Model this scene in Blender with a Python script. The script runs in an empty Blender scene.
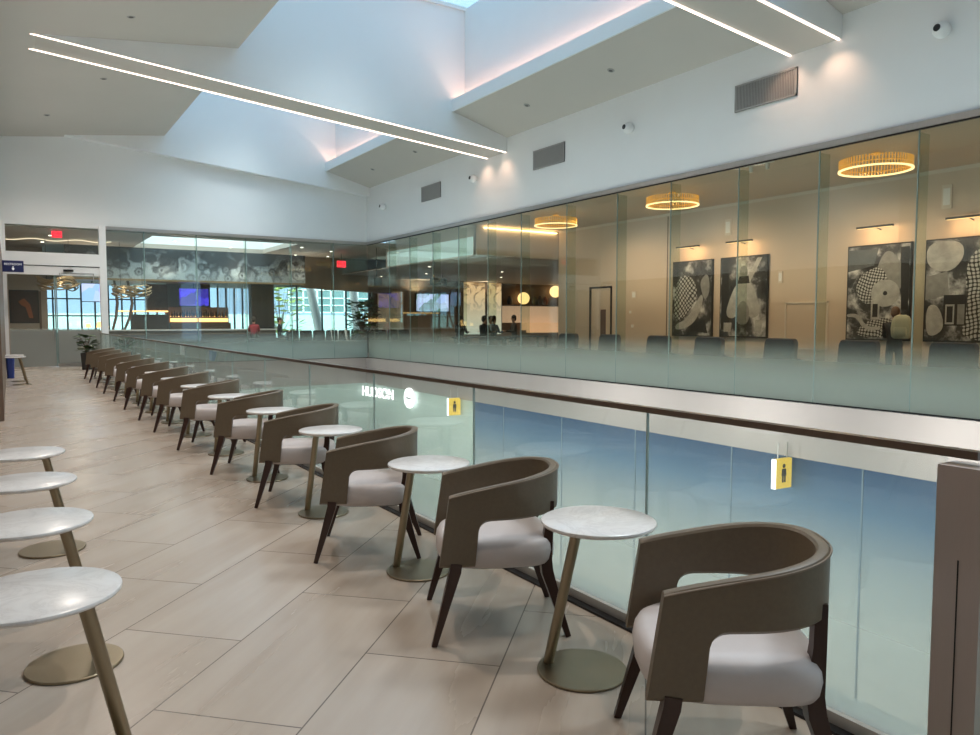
import bpy, math, random
from mathutils import Vector, Matrix
random.seed(7)
PI = math.pi
COL = bpy.context.scene.collection

# ------------------------------------------------------------------ helpers
class MB:
    """collects polygons that become ONE mesh object"""
    def __init__(s): s.v = []; s.f = []; s.m = []
    def add(s, vs, fs, mi=0):
        o = len(s.v); s.v += [tuple(p) for p in vs]
        s.f += [tuple(o + i for i in f) for f in fs]; s.m += [mi] * len(fs); return s
    def box(s, x0, x1, y0, y1, z0, z1, mi=0):
        vs = [(x, y, z) for z in (z0, z1) for y in (y0, y1) for x in (x0, x1)]
        return s.add(vs, [(0,2,3,1),(4,5,7,6),(0,1,5,4),(2,6,7,3),(0,4,6,2),(1,3,7,5)], mi)
    def cbox(s, c, size, mi=0, M=None):
        hx, hy, hz = [q / 2 for q in size]
        vs = [Vector((x, y, z)) for z in (-hz, hz) for y in (-hy, hy) for x in (-hx, hx)]
        if M is not None: vs = [M @ p for p in vs]
        vs = [p + Vector(c) for p in vs]
        return s.add(vs, [(0,2,3,1),(4,5,7,6),(0,1,5,4),(2,6,7,3),(0,4,6,2),(1,3,7,5)], mi)
    def prism(s, poly, axis, a, b, mi=0):
        """polygon (pairs) extruded along an axis: axis 'y' -> pairs are (x,z); 'x' -> (y,z); 'z' -> (x,y)"""
        n = len(poly)
        def P(p, t):
            return (p[0], t, p[1]) if axis == 'y' else ((t, p[0], p[1]) if axis == 'x' else (p[0], p[1], t))
        vs = [P(p, a) for p in poly] + [P(p, b) for p in poly]
        fs = [tuple(range(n)), tuple(range(2*n-1, n-1, -1))] + [(i, i+n, (i+1) % n + n, (i+1) % n) for i in range(n)]
        return s.add(vs, fs, mi)
    def tube(s, pts, radii, n=10, mi=0, cap=True, square=False):
        pts = [Vector(p) for p in pts]
        if not hasattr(radii, '__len__'): radii = [radii] * len(pts)
        if square: n = 4
        rings = []; ref = None
        for i, p in enumerate(pts):
            d = (pts[min(i+1, len(pts)-1)] - pts[max(i-1, 0)]).normalized()
            if ref is None:
                ref = Vector((1,0,0)) if abs(d.x) < .8 else Vector((0,1,0))
            a = (ref - d * ref.dot(d)).normalized(); b = d.cross(a); ref = a
            off = PI/4 if square else 0
            k = radii[i] * (1.4142 if square else 1)
            rings.append([p + a * math.cos(2*PI*j/n+off) * k + b * math.sin(2*PI*j/n+off) * k for j in range(n)])
        vs = [q for r in rings for q in r]; fs = []
        for i in range(len(pts)-1):
            for j in range(n):
                fs.append((i*n+j, i*n+(j+1) % n, (i+1)*n+(j+1) % n, (i+1)*n+j))
        if cap: fs += [tuple(range(n-1, -1, -1)), tuple(range((len(pts)-1)*n, len(pts)*n))]
        return s.add(vs, fs, mi)
    def lathe(s, prof, c=(0,0,0), n=28, mi=0, M=None):
        vs = []; fs = []
        for r, z in prof:
            for j in range(n):
                p = Vector((r*math.cos(2*PI*j/n), r*math.sin(2*PI*j/n), z))
                if M is not None: p = M @ p
                vs.append(p + Vector(c))
        for i in range(len(prof)-1):
            for j in range(n): fs.append((i*n+j, i*n+(j+1) % n, (i+1)*n+(j+1) % n, (i+1)*n+j))
        fs += [tuple(range(n-1, -1, -1)), tuple(range((len(prof)-1)*n, len(prof)*n))]
        return s.add(vs, fs, mi)
    def ellipsoid(s, c, r, n=12, k=8, mi=0):
        prof = [(max(math.sin(PI*i/k), .02), -math.cos(PI*i/k)) for i in range(k+1)]
        M = Matrix.Diagonal((r[0], r[1], r[2]))
        return s.lathe(prof, c, n, mi, M)
    def loft(s, rings, mi=0, cap=True):
        n = len(rings[0]); vs = [p for r in rings for p in r]; fs = []
        for i in range(len(rings)-1):
            for j in range(n): fs.append((i*n+j, i*n+(j+1) % n, (i+1)*n+(j+1) % n, (i+1)*n+j))
        if cap: fs += [tuple(range(n-1, -1, -1)), tuple(range((len(rings)-1)*n, len(rings)*n))]
        return s.add(vs, fs, mi)
    def build(s, name, mat, parent=None, smooth=None):
        me = bpy.data.meshes.new(name); me.from_pydata(s.v, [], s.f)
        for m in (mat if isinstance(mat, (list, tuple)) else [mat]): me.materials.append(m)
        me.polygons.foreach_set('material_index', s.m)
        if smooth is not None:
            me.polygons.foreach_set('use_smooth', [True] * len(s.f))
            me.set_sharp_from_angle(angle=math.radians(smooth))
        me.update()
        import bmesh
        bm = bmesh.new(); bm.from_mesh(me); bmesh.ops.recalc_face_normals(bm, faces=bm.faces); bm.to_mesh(me); bm.free()
        o = bpy.data.objects.new(name, me); COL.objects.link(o)
        if parent is not None: o.parent = parent
        return o

def tag(o, label=None, cat=None, group=None, kind=None):
    if label: o['label'] = label
    if cat: o['category'] = cat
    if group: o['group'] = group
    if kind: o['kind'] = kind
    return o
def thing(name, label, cat, loc=(0,0,0), rz=0, group=None):
    o = bpy.data.objects.new(name, None); COL.objects.link(o); o.empty_display_size = .1
    o.location = loc; o.rotation_euler = (0, 0, rz)
    return tag(o, label, cat, group)
def struct(mb, name, mat, smooth=None, parent=None):
    o = mb.build(name, mat, parent, smooth)
    if parent is None: o['kind'] = 'structure'
    return o
def kids(o): return [c for c in COL.objects if c.parent == o]
def dup(root, loc, rz, label, group=None):
    r = root.copy(); COL.objects.link(r); r.location = loc; r.rotation_euler = (0, 0, rz); r['label'] = label
    if group: r['group'] = group
    for c in kids(root):
        d = c.copy(); COL.objects.link(d); d.parent = r
        for g in kids(c):
            h = g.copy(); COL.objects.link(h); h.parent = d
    return r

# ------------------------------------------------------------------ materials
def new_mat(name):
    m = bpy.data.materials.new(name); m.use_nodes = True
    nt = m.node_tree
    for n in list(nt.nodes): nt.nodes.remove(n)
    out = nt.nodes.new('ShaderNodeOutputMaterial')
    return m, nt, out
def N(nt, t, **kw):
    n = nt.nodes.new(t)
    for k, v in kw.items():
        if k in n.inputs: n.inputs[k].default_value = v
        else: setattr(n, k, v)
    return n
def L(nt, a, ai, b, bi): nt.links.new(a.outputs[ai], b.inputs[bi])
def c4(c): return (c[0], c[1], c[2], 1)
def mat(name, color, rough=.5, metal=0., spec=.5, var=0., scale=8., bump=0., stretch=None, emit=0.):
    m, nt, out = new_mat(name)
    b = N(nt, 'ShaderNodeBsdfPrincipled', Roughness=rough, Metallic=metal)
    b.inputs['Specular IOR Level'].default_value = spec
    b.inputs['Base Color'].default_value = c4(color)
    if emit:
        b.inputs['Emission Color'].default_value = c4(color); b.inputs['Emission Strength'].default_value = emit
    if var or bump:
        tc = N(nt, 'ShaderNodeTexCoord'); mp = N(nt, 'ShaderNodeMapping')
        if stretch: mp.inputs['Scale'].default_value = stretch
        L(nt, tc, 'Object', mp, 'Vector')
        no = N(nt, 'ShaderNodeTexNoise', Scale=scale, Detail=4.)
        L(nt, mp, 'Vector', no, 'Vector')
        if var:
            r = N(nt, 'ShaderNodeMix', data_type='RGBA')
            r.inputs[6].default_value = c4([q*(1-var) for q in color]); r.inputs[7].default_value = c4([min(1, q*(1+var)) for q in color])
            L(nt, no, 'Fac', r, 0); nt.links.new(r.outputs[2], b.inputs['Base Color'])
        if bump:
            bp = N(nt, 'ShaderNodeBump', Strength=bump, Distance=.01)
            L(nt, no, 'Fac', bp, 'Height'); L(nt, bp, 'Normal', b, 'Normal')
    L(nt, b, 'BSDF', out, 'Surface')
    return m
def emis(name, color, strength):
    m, nt, out = new_mat(name)
    e = N(nt, 'ShaderNodeEmission', Strength=strength); e.inputs['Color'].default_value = c4(color)
    L(nt, e, 'Emission', out, 'Surface'); return m
def math_node(nt, op, a, b=None, clamp=False):
    n = N(nt, 'ShaderNodeMath', operation=op, use_clamp=clamp)
    for i, q in enumerate((a, b)):
        if q is None: continue
        if isinstance(q, (int, float)): n.inputs[i].default_value = q
        else: nt.links.new(q, n.inputs[i])
    return n.outputs[0]
def ramp(nt, src, stops):
    r = N(nt, 'ShaderNodeValToRGB'); e = r.color_ramp.elements
    while len(e) < len(stops): e.new(.5)
    for q, (p, c) in zip(e, stops): q.position = p; q.color = c4(c) if hasattr(c, '__len__') else (c, c, c, 1)
    nt.links.new(src, r.inputs[0]); return r.outputs[0]
def glass(name, tint=(.86, .93, .9), z0=None, z1=None, amax=.9, frost=(.7, .82, .78), refl=1.0, amin=0.):
    """thin clear sheet: transparent + Schlick reflection, frosted film fading out between world heights z0 and z1"""
    m, nt, out = new_mat(name)
    t = N(nt, 'ShaderNodeBsdfTransparent'); t.inputs['Color'].default_value = c4(tint)
    g = N(nt, 'ShaderNodeBsdfGlossy', Roughness=.0); g.inputs['Color'].default_value = (.9, .97, .95, 1)
    lw = N(nt, 'ShaderNodeLayerWeight', Blend=.5)
    p = math_node(nt, 'POWER', lw.outputs['Facing'], 4.0)
    fr = math_node(nt, 'MULTIPLY_ADD', p, .8 * refl)
    fr.node.inputs[2].default_value = .045 * refl
    base = t.outputs[0]
    if z0 is not None:
        geo = N(nt, 'ShaderNodeNewGeometry'); sp = N(nt, 'ShaderNodeSeparateXYZ'); L(nt, geo, 'Position', sp, 'Vector')
        mr = N(nt, 'ShaderNodeMapRange', interpolation_type='SMOOTHSTEP')
        nt.links.new(sp.outputs['Z'], mr.inputs['Value'])
        mr.inputs['From Min'].default_value = z0; mr.inputs['From Max'].default_value = z1
        mr.inputs['To Min'].default_value = amax; mr.inputs['To Max'].default_value = amin
        d = N(nt, 'ShaderNodeBsdfDiffuse'); d.inputs['Color'].default_value = c4(frost)
        tr = N(nt, 'ShaderNodeBsdfTranslucent'); tr.inputs['Color'].default_value = c4(frost)
        a = N(nt, 'ShaderNodeMixShader', Fac=.45); L(nt, d, 0, a, 1); L(nt, tr, 0, a, 2)
        f = N(nt, 'ShaderNodeMixShader'); nt.links.new(mr.outputs['Result'], f.inputs[0]); L(nt, t, 0, f, 1); L(nt, a, 0, f, 2)
        base = f.outputs[0]
    mx = N(nt, 'ShaderNodeMixShader'); nt.links.new(fr, mx.inputs[0]); nt.links.new(base, mx.inputs[1]); L(nt, g, 0, mx, 2)
    L(nt, mx, 0, out, 'Surface'); return m
def grad_mat(name, stops, z0, z1, rough=.2, spec=.5, emit=0.):
    """colour runs with world height (frosted gradient film on a facade)"""
    m, nt, out = new_mat(name)
    geo = N(nt, 'ShaderNodeNewGeometry'); sp = N(nt, 'ShaderNodeSeparateXYZ'); L(nt, geo, 'Position', sp, 'Vector')
    mr = N(nt, 'ShaderNodeMapRange'); nt.links.new(sp.outputs['Z'], mr.inputs['Value'])
    mr.inputs['From Min'].default_value = z0; mr.inputs['From Max'].default_value = z1
    col = ramp(nt, mr.outputs['Result'], stops)
    b = N(nt, 'ShaderNodeBsdfPrincipled', Roughness=rough); b.inputs['Specular IOR Level'].default_value = spec
    nt.links.new(col, b.inputs['Base Color'])
    if emit:
        nt.links.new(col, b.inputs['Emission Color']); b.inputs['Emission Strength'].default_value = emit
    L(nt, b, 0, out, 'Surface'); return m

def floor_mat():
    m, nt, out = new_mat('stone_tile')
    tc = N(nt, 'ShaderNodeTexCoord'); mp = N(nt, 'ShaderNodeMapping')
    mp.inputs['Rotation'].default_value = (0, 0, -PI/4); mp.inputs['Location'].default_value = (-.5375 + 12.45, .012 + 12.22, 0)
    L(nt, tc, 'Object', mp, 'Vector')
    br = N(nt, 'ShaderNodeTexBrick', offset=.5, offset_frequency=2, squash=1.)
    for k, v in (('Scale', 1.), ('Mortar Size', .0035), ('Mortar Smooth', .2), ('Brick Width', 1.245), ('Row Height', .611), ('Bias', 0.)):
        br.inputs[k].default_value = v
    br.inputs['Color1'].default_value = (.40, .40, .40, 1); br.inputs['Color2'].default_value = (.62, .62, .62, 1); br.inputs['Mortar'].default_value = (.5,.5,.5,1)
    L(nt, mp, 'Vector', br, 'Vector')
    # veins run along the long side of the tiles, shifted from tile to tile
    sc = N(nt, 'ShaderNodeVectorMath', operation='MULTIPLY'); sc.inputs[1].default_value = (.4, 3.0, 1)
    L(nt, mp, 'Vector', sc, 0)
    ad = N(nt, 'ShaderNodeVectorMath', operation='MULTIPLY_ADD'); L(nt, br, 'Color', ad, 0); ad.inputs[1].default_value = (17, 23, 9)
    L(nt, sc, 0, ad, 2)
    no = N(nt, 'ShaderNodeTexNoise', Scale=1.2, Detail=6., Roughness=.5, Distortion=.15); L(nt, ad, 0, no, 'Vector')
    col = ramp(nt, no.outputs['Fac'], [(.28, (.43, .345, .275)), (.48, (.50, .415, .34)), (.6, (.54, .455, .38)), (.75, (.60, .515, .44))])
    tone = N(nt, 'ShaderNodeMix', data_type='RGBA', blend_type='MULTIPLY'); tone.inputs[0].default_value = .3
    nt.links.new(col, tone.inputs[6])
    tb = ramp(nt, br.outputs['Color'], [(.38, .72), (.64, 1.0)]); nt.links.new(tb, tone.inputs[7])
    mx = N(nt, 'ShaderNodeMix', data_type='RGBA'); L(nt, br, 'Fac', mx, 0); nt.links.new(tone.outputs[2], mx.inputs[6]); mx.inputs[7].default_value = (.16, .13, .11, 1)
    b = N(nt, 'ShaderNodeBsdfPrincipled'); nt.links.new(mx.outputs[2], b.inputs['Base Color'])
    rr = ramp(nt, no.outputs['Fac'], [(.3, .30), (.7, .2)]); nt.links.new(rr, b.inputs['Roughness'])
    b.inputs['Specular IOR Level'].default_value = .5
    bp = N(nt, 'ShaderNodeBump', Strength=.25, Distance=.002, invert=True); L(nt, br, 'Fac', bp, 'Height'); L(nt, bp, 'Normal', b, 'Normal')
    L(nt, b, 0, out, 'Surface'); return m

def marble_mat():
    m, nt, out = new_mat('white_marble')
    tc = N(nt, 'ShaderNodeTexCoord'); oi = N(nt, 'ShaderNodeObjectInfo')
    ad = N(nt, 'ShaderNodeVectorMath', operation='ADD'); L(nt, tc, 'Object', ad, 0); L(nt, oi, 'Location', ad, 1)
    no = N(nt, 'ShaderNodeTexNoise', Scale=5., Detail=8., Roughness=.65, Distortion=1.4); L(nt, ad, 0, no, 'Vector')
    v = math_node(nt, 'ABSOLUTE', math_node(nt, 'SUBTRACT', no.outputs['Fac'], .5))
    col = ramp(nt, v, [(0., (.74, .72, .705)), (.04, (.81, .79, .775)), (.12, (.84, .825, .81))])
    b = N(nt, 'ShaderNodeBsdfPrincipled', Roughness=.24); nt.links.new(col, b.inputs['Base Color'])
    L(nt, b, 0, out, 'Surface'); return m

def photo_mat(name, seed, net_rot, net_scale, blob, net_only=False):
    """black and white photographic print: fishnet weave, pale blobs, dark ground"""
    m, nt, out = new_mat(name)
    tc = N(nt, 'ShaderNodeTexCoord'); mp = N(nt, 'ShaderNodeMapping')
    mp.inputs['Rotation'].default_value = (net_rot, 0, 0); mp.inputs['Location'].default_value = (0, seed, seed * .7)
    L(nt, tc, 'Object', mp, 'Vector')
    dn = N(nt, 'ShaderNodeTexNoise', Scale=1.5, Detail=2.); L(nt, mp, 'Vector', dn, 'Vector')
    ds = N(nt, 'ShaderNodeVectorMath', operation='MULTIPLY_ADD'); L(nt, dn, 'Color', ds, 0); ds.inputs[1].default_value = (.25, .25, .25); L(nt, mp, 'Vector', ds, 2)
    sx = N(nt, 'ShaderNodeSeparateXYZ'); L(nt, ds, 0, sx, 'Vector')
    k = net_scale
    a = math_node(nt, 'ABSOLUTE', math_node(nt, 'SINE', math_node(nt, 'MULTIPLY', math_node(nt, 'ADD', sx.outputs['Y'], sx.outputs['Z']), k)))
    b_ = math_node(nt, 'ABSOLUTE', math_node(nt, 'SINE', math_node(nt, 'MULTIPLY', math_node(nt, 'SUBTRACT', sx.outputs['Y'], sx.outputs['Z']), k)))
    net = math_node(nt, 'GREATER_THAN', math_node(nt, 'MULTIPLY', a, b_), .36)
    n1 = N(nt, 'ShaderNodeTexNoise', Scale=blob, Detail=3., Roughness=.5); L(nt, mp, 'Vector', n1, 'Vector')
    zone = ramp(nt, n1.outputs['Fac'], [(.0, 0.), (.01, 1.)] if net_only else [(.98, 0.), (.99, 1.)])
    n2 = N(nt, 'ShaderNodeTexNoise', Scale=blob * 1.7, Detail=5., Roughness=.6); L(nt, ds, 0, n2, 'Vector')
    grey = ramp(nt, n2.outputs['Fac'], [(.36, .01), (.5, .05), (.58, .35), (.66, .7)])
    netc = N(nt, 'ShaderNodeMix', data_type='RGBA'); nt.links.new(net, netc.inputs[0]); netc.inputs[6].default_value = (.02, .02, .02, 1); netc.inputs[7].default_value = (.5, .5, .48, 1)
    mx = N(nt, 'ShaderNodeMix', data_type='RGBA'); nt.links.new(zone, mx.inputs[0]); nt.links.new(grey, mx.inputs[6]); nt.links.new(netc.outputs[2], mx.inputs[7])
    b = N(nt, 'ShaderNodeBsdfPrincipled', Roughness=.45); nt.links.new(mx.outputs[2], b.inputs['Base Color'])
    L(nt, b, 0, out, 'Surface'); return m

def mural_mat():
    m, nt, out = new_mat('floral_mural')
    geo = N(nt, 'ShaderNodeNewGeometry'); sp = N(nt, 'ShaderNodeSeparateXYZ'); L(nt, geo, 'Position', sp, 'Vector')
    mr = N(nt, 'ShaderNodeMapRange'); nt.links.new(sp.outputs['Z'], mr.inputs['Value'])
    mr.inputs['From Min'].default_value = 3.15; mr.inputs['From Max'].default_value = 4.42
    vo = N(nt, 'ShaderNodeTexVoronoi', Scale=2.6, feature='SMOOTH_F1'); L(nt, geo, 'Position', vo, 'Vector')
    no = N(nt, 'ShaderNodeTexNoise', Scale=6., Detail=8., Roughness=.75); L(nt, geo, 'Position', no, 'Vector')
    rings = math_node(nt, 'SINE', math_node(nt, 'MULTIPLY', math_node(nt, 'ADD', vo.outputs['Distance'], math_node(nt, 'MULTIPLY', no.outputs['Fac'], .45)), 18.))
    s = math_node(nt, 'ADD', math_node(nt, 'MULTIPLY', rings, .13), math_node(nt, 'MULTIPLY', no.outputs['Fac'], .8))
    s = math_node(nt, 'SUBTRACT', s, math_node(nt, 'MULTIPLY', mr.outputs['Result'], .65))
    s = math_node(nt, 'ADD', s, math_node(nt, 'MULTIPLY', math_node(nt, 'SUBTRACT', vo.outputs['Distance'], .4), .55))
    col = ramp(nt, math_node(nt, 'ADD', s, .16), [(.12, (.03, .034, .04)), (.26, (.10, .11, .12)), (.42, (.24, .265, .275)), (.6, (.36, .40, .41))])
    b = N(nt, 'ShaderNodeBsdfPrincipled', Roughness=.6); nt.links.new(col, b.inputs['Base Color'])
    L(nt, b, 0, out, 'Surface'); return m

def screen_mat(name, cols, strength, rot=0.):
    m, nt, out = new_mat(name)
    tc = N(nt, 'ShaderNodeTexCoord'); no = N(nt, 'ShaderNodeTexVoronoi', Scale=2.2); L(nt, tc, 'Object', no, 'Vector')
    sp = N(nt, 'ShaderNodeSeparateXYZ'); L(nt, no, 'Color', sp, 'Vector')
    n = len(cols); col = ramp(nt, sp.outputs['X'], [(i / max(1, n-1), c) for i, c in enumerate(cols)])
    e = N(nt, 'ShaderNodeEmission', Strength=strength); nt.links.new(col, e.inputs['Color'])
    L(nt, e, 0, out, 'Surface'); return m

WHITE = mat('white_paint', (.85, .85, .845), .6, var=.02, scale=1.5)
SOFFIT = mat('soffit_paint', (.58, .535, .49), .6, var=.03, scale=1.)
TAUPE = mat('taupe_ceiling', (.46, .39, .33), .6, var=.04, scale=.8)
BEIGE = mat('beige_wall', (.64, .52, .41), .6, var=.03, scale=1.)
CREAM = mat('cream_paint', (.72, .64, .55), .6, var=.02)
BRONZEWALL = mat('bronze_wall_panel', (.21, .165, .125), .5, var=.12, scale=3., stretch=(1, 1, .2))
WOODDARK = mat('dark_wall_wood', (.16, .11, .08), .45, var=.3, scale=4., stretch=(6, 6, .5))
STONE = floor_mat()
LOUNGEFLOOR = mat('lounge_carpet', (.15, .15, .16), .9, var=.2, scale=6.)
LOWFLOOR = mat('concourse_terrazzo', (.55, .62, .60), .25, var=.05, scale=20.)
FASCIA = mat('pink_grey_metal_panel', (.37, .325, .31), .35, .3, var=.05, scale=2., stretch=(1, 1, .2))
STEEL = mat('brushed_steel', (.52, .50, .48), .3, 1., var=.08, scale=30., stretch=(1, 1, .03))
POSTM = mat('warm_brushed_metal', (.50, .43, .395), .42, .3, var=.06, scale=40., stretch=(20, 20, .2))
RAILM = mat('bronze_handrail', (.23, .18, .145), .3, .9, var=.1, scale=3.)
DARKM = mat('dark_metal', (.03, .03, .032), .4, .6)
BLACK = mat('black_plastic', (.012, .012, .013), .35)
GREYVENT = mat('grey_louvre', (.36, .345, .33), .5, var=.04)
VENTDARK = mat('vent_dark', (.10, .09, .085), .7)
LEATHER = mat('taupe_leather', (.165, .125, .082), .40, var=.14, scale=60., bump=.06)
PIPING = mat('taupe_leather_edge', (.24, .185, .135), .45, var=.1, scale=30.)
SEATM = mat('pale_upholstery', (.63, .575, .56), .42, var=.04, scale=30., bump=.03)
LEGWOOD = mat('dark_walnut', (.040, .016, .011), .3, var=.35, scale=10., stretch=(6, 6, .6))
MARBLE = marble_mat()
BRASS = mat('antique_brass', (.30, .25, .17), .33, .85, var=.05, scale=10.)
GOLDGLOW = mat('gold_glow_metal', (.80, .40, .07), .3, .8, emit=.42)  # glow put into the metal colour for light from inside the ring
JOINT = mat('green_glass_edge', (.36, .46, .44), .2)
JOINTL = mat('pale_glass_edge', (.22, .30, .28), .15)
FIN = glass('fin_glass', (.86, .90, .86), refl=.3)
PANE = glass('wall_glass', (.90, .93, .90), .30, 1.18, .9, (.42, .485, .45))
PANEFAR = glass('far_wall_glass', (.88, .94, .93), .2, 1.18, .9, (.38, .46, .45), refl=1.15)
BAL = glass('balustrade_glass', (.95, .97, .955), .0, 1.05, .42, (.74, .78, .74), refl=.8, amin=.06)
DOORG = glass('door_glass', (.88, .92, .9), 1.14, 1.24, .93, (.42, .44, .42))
CLEARG = glass('clear_glass', (.93, .97, .96))
LED = emis('led_strip', (1., .78, .66), 3.2)
COVE = emis('cove_led', (1., .58, .42), 14.)
WARM = emis('warm_glow', (1., .68, .30), 1.6)
DOWN = emis('downlight_glow', (1., .86, .68), 5.)
GLOBE = emis('globe_glow', (1., .60, .24), 1.5)
AMBER = emis('amber_shelf_light', (1., .52, .18), 2.2)
EXITRED = emis('exit_red', (1., .03, .05), 1.3)
SIGNWHITE = emis('lit_white', (.95, 1., 1.), 2.2)
YELLOW = mat('yellow_sign_face', (.85, .56, .08), .4, emit=.45)
INK = mat('sign_ink', (.05, .04, .03), .5)
NAVY = mat('navy_sign', (.012, .018, .10), .4)
WTEXT = mat('white_lettering', (.85, .85, .85), .5, emit=.25)
SHEER = emis('daylit_backdrop', (.80, 1., .97), .8)
LATTICE = mat('window_mullion', (.07, .085, .09), .5)
CHAIRDARK = mat('plum_fabric', (.045, .036, .045), .8, var=.1)
CLOTHBLK = mat('dark_cloth', (.012, .012, .015), .8)
CLOTHBLUE = mat('blue_grey_cloth', (.12, .17, .24), .8)
CLOTHRED = mat('maroon_cloth', (.22, .02, .03), .8)
TROUSER = mat('dark_trousers', (.02, .022, .03), .8)
SKIN = mat('skin', (.42, .24, .16), .5)
HAIRD = mat('dark_hair', (.015, .01, .008), .5)
HAIRB = mat('brown_hair', (.10, .05, .025), .5)
BAG = mat('pale_canvas', (.42, .42, .30), .7, var=.1)
LEAF = mat('leaf_green', (.035, .085, .02), .4, var=.35, scale=12.)
POT = mat('dark_pot', (.03, .03, .03), .5)
BLUEB = mat('blue_plastic', (.02, .045, .22), .4)
PALEWALL = mat('grey_green_wall', (.50, .60, .55), .5, var=.05)
BLUEGLASS = grad_mat('blue_gradient_facade', [(0., (.72, .73, .68)), (.3, (.56, .60, .57)), (.55, (.33, .39, .41)), (.8, (.115, .20, .305)), (1., (.025, .075, .175))], -5., -1.0, .25, .4)
MURAL = mural_mat()

# ------------------------------------------------------------------ the setting
XR, YF, ZG = 12.0, 27.4, 4.46          # right glass wall, far glass wall, top of both
BX = 2.5                               # balustrade line
# terrace floor slab: walkway, plus the strip in front of the door
struct(MB().box(-1.4, 2.56, -3, YF, -.35, 0).box(-.1, 3.0, YF, YF + .3, -.35, 0), 'floor', STONE)
struct(MB().box(2.5, 2.58, -3, YF, -1.0, -.004), 'trim_1', FASCIA)
struct(MB().box(2.3, 12.4, -3, YF + .2, -5.3, -5.0), 'floor.001', LOWFLOOR)
# lounge floor: L shape behind both glass walls
struct(MB().box(XR, 17.0, -3, YF, -.3, 0).box(3.0, 32, YF, 40.2, -.3, 0).box(17.0, 32, 21.3, YF, -.3, 0).box(-.8, 3.0, YF + .3, 40.2, -.3, 0), 'floor.002', LOUNGEFLOOR)
# slab fascia under the right glass and under the far glass
struct(MB().box(XR - .12, XR + .02, -3, YF, -1.0, -.0), 'trim_2', FASCIA)
struct(MB().box(2.58, XR - .12, YF - .02, YF + .2, -1.0, -.0), 'trim_3', FASCIA)
# concourse facade below
struct(MB().box(XR - .02, XR + .1, -3, 19.3, -5, -1.0), 'wall_concourse_right', BLUEGLASS)
struct(MB().box(XR - .02, XR + .1, 19.3, YF, -5, -1.0).box(2.4, XR + .1, YF, YF + .1, -5, -1.0), 'wall_concourse_far', PALEWALL)
struct(MB().box(2.3, 2.4, -3, YF, -5, -1.0).box(2.3, XR, -3.1, -3, -5, 0), 'wall_concourse_left', PALEWALL)
for y in (1.5, 4.2, 6.9, 9.6, 12.3, 15., 17.7):
    struct(MB().box(XR - .03, XR - .02, y, y + .03, -5, -1.0), 'trim_4', mat('facade_joint', (.17, .24, .30), .3))
# upper walls
struct(MB().box(XR, XR + .3, -12, 27.8, ZG + .1, 10.0), 'wall_right', WHITE)
struct(MB().box(-.4, XR, YF, YF + .3, ZG + .1, 10.), 'wall_far', WHITE)
struct(MB().box(-1.5, -.1, 13, YF, 3.35, 9.).box(-1.7, -1.4, -12, 13, 3.35, 9.), 'wall_left', WHITE)
struct(MB().box(-1.5, -.1, 13, YF, 0, 3.35).box(-1.7, -1.4, -12, 13, 0, 3.35), 'wall_left_lower', WOODDARK)
struct(MB().box(-1.7, XR + .3, -12.3, -12, -.3, 10.), 'wall_back', CREAM)
struct(MB().box(-1.7, XR, -12, -3, -.35, 0), 'floor.003', STONE)
# sloped ceiling pieces: left soffit rises to the skylight, right soffit falls to the right wall
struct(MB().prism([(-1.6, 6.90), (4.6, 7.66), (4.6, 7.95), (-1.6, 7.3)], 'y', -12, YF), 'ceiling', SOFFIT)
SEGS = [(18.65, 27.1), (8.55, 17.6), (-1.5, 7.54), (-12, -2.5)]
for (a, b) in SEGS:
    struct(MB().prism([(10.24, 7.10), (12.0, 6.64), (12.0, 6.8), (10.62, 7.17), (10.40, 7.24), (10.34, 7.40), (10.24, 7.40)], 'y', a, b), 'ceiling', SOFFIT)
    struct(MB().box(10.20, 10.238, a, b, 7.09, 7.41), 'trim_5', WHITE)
    o = MB().box(10.44, 10.48, a + .02, b - .02, 7.27, 7.31).build('cove_light', COVE)
    tag(o, {18.65: 'hidden warm cove strip along the farthest skylight lip', 8.55: 'hidden warm cove strip along the skylight lip nearest the right vents',
            -1.5: 'hidden warm cove strip along the skylight lip overhead, out of frame', -12: 'hidden warm cove strip along the skylight lip behind the viewer'}[a], 'light')
struct(MB().box(10.62, 10.9, -12, YF, 7.2, 9.85), 'wall_skylight_right', WHITE)
struct(MB().box(4.45, 4.6, -12, YF, 7.7, 9.85), 'wall_skylight_left', WHITE)
# deep beams across the opening (bottom slopes down to the right wall), with paired linear lights
def beam(y0, y1, name):
    struct(MB().prism([(.42, 7.2), (12., 6.25), (12., 9.8), (4.4, 9.8), (4.4, 7.9), (.42, 7.3)], 'y', y0, y1), name, WHITE)
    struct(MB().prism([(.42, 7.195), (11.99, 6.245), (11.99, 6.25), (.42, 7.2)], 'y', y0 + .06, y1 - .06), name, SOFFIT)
beam(17.6, 18.65, 'trim_6'); beam(7.54, 8.55, 'trim_7'); beam(-2.5, -1.5, 'trim_8')
for y, lab in ((17.62, 'near strip of the paired linear lights crossing the middle of the ceiling'), (18.59, 'far strip of the paired linear lights crossing the middle of the ceiling'),
               (7.56, 'rightmost of the two linear lights ending above the large right vent'), (8.49, 'left one of the two linear lights ending above the large right vent')):
    t = thing('linear_light', lab, 'light', (0, y, 0))
    MB().prism([(.36, 7.179), (11.98, 6.225), (11.98, 6.245), (.36, 7.199)], 'y', .008, .034).build('diffuser', LED, t)
    MB().prism([(.42, 7.192), (11.99, 6.245), (11.99, 6.262), (.42, 7.208)], 'y', -.012, .057).build('channel', STEEL, t)
# beam against the far wall
struct(MB().prism([(-.1, 7.47), (12., 6.32), (12., 9.8), (4.4, 9.8), (4.4, 7.9), (-.1, 7.5)], 'y', 27.1, YF), 'trim_9', WHITE)
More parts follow.
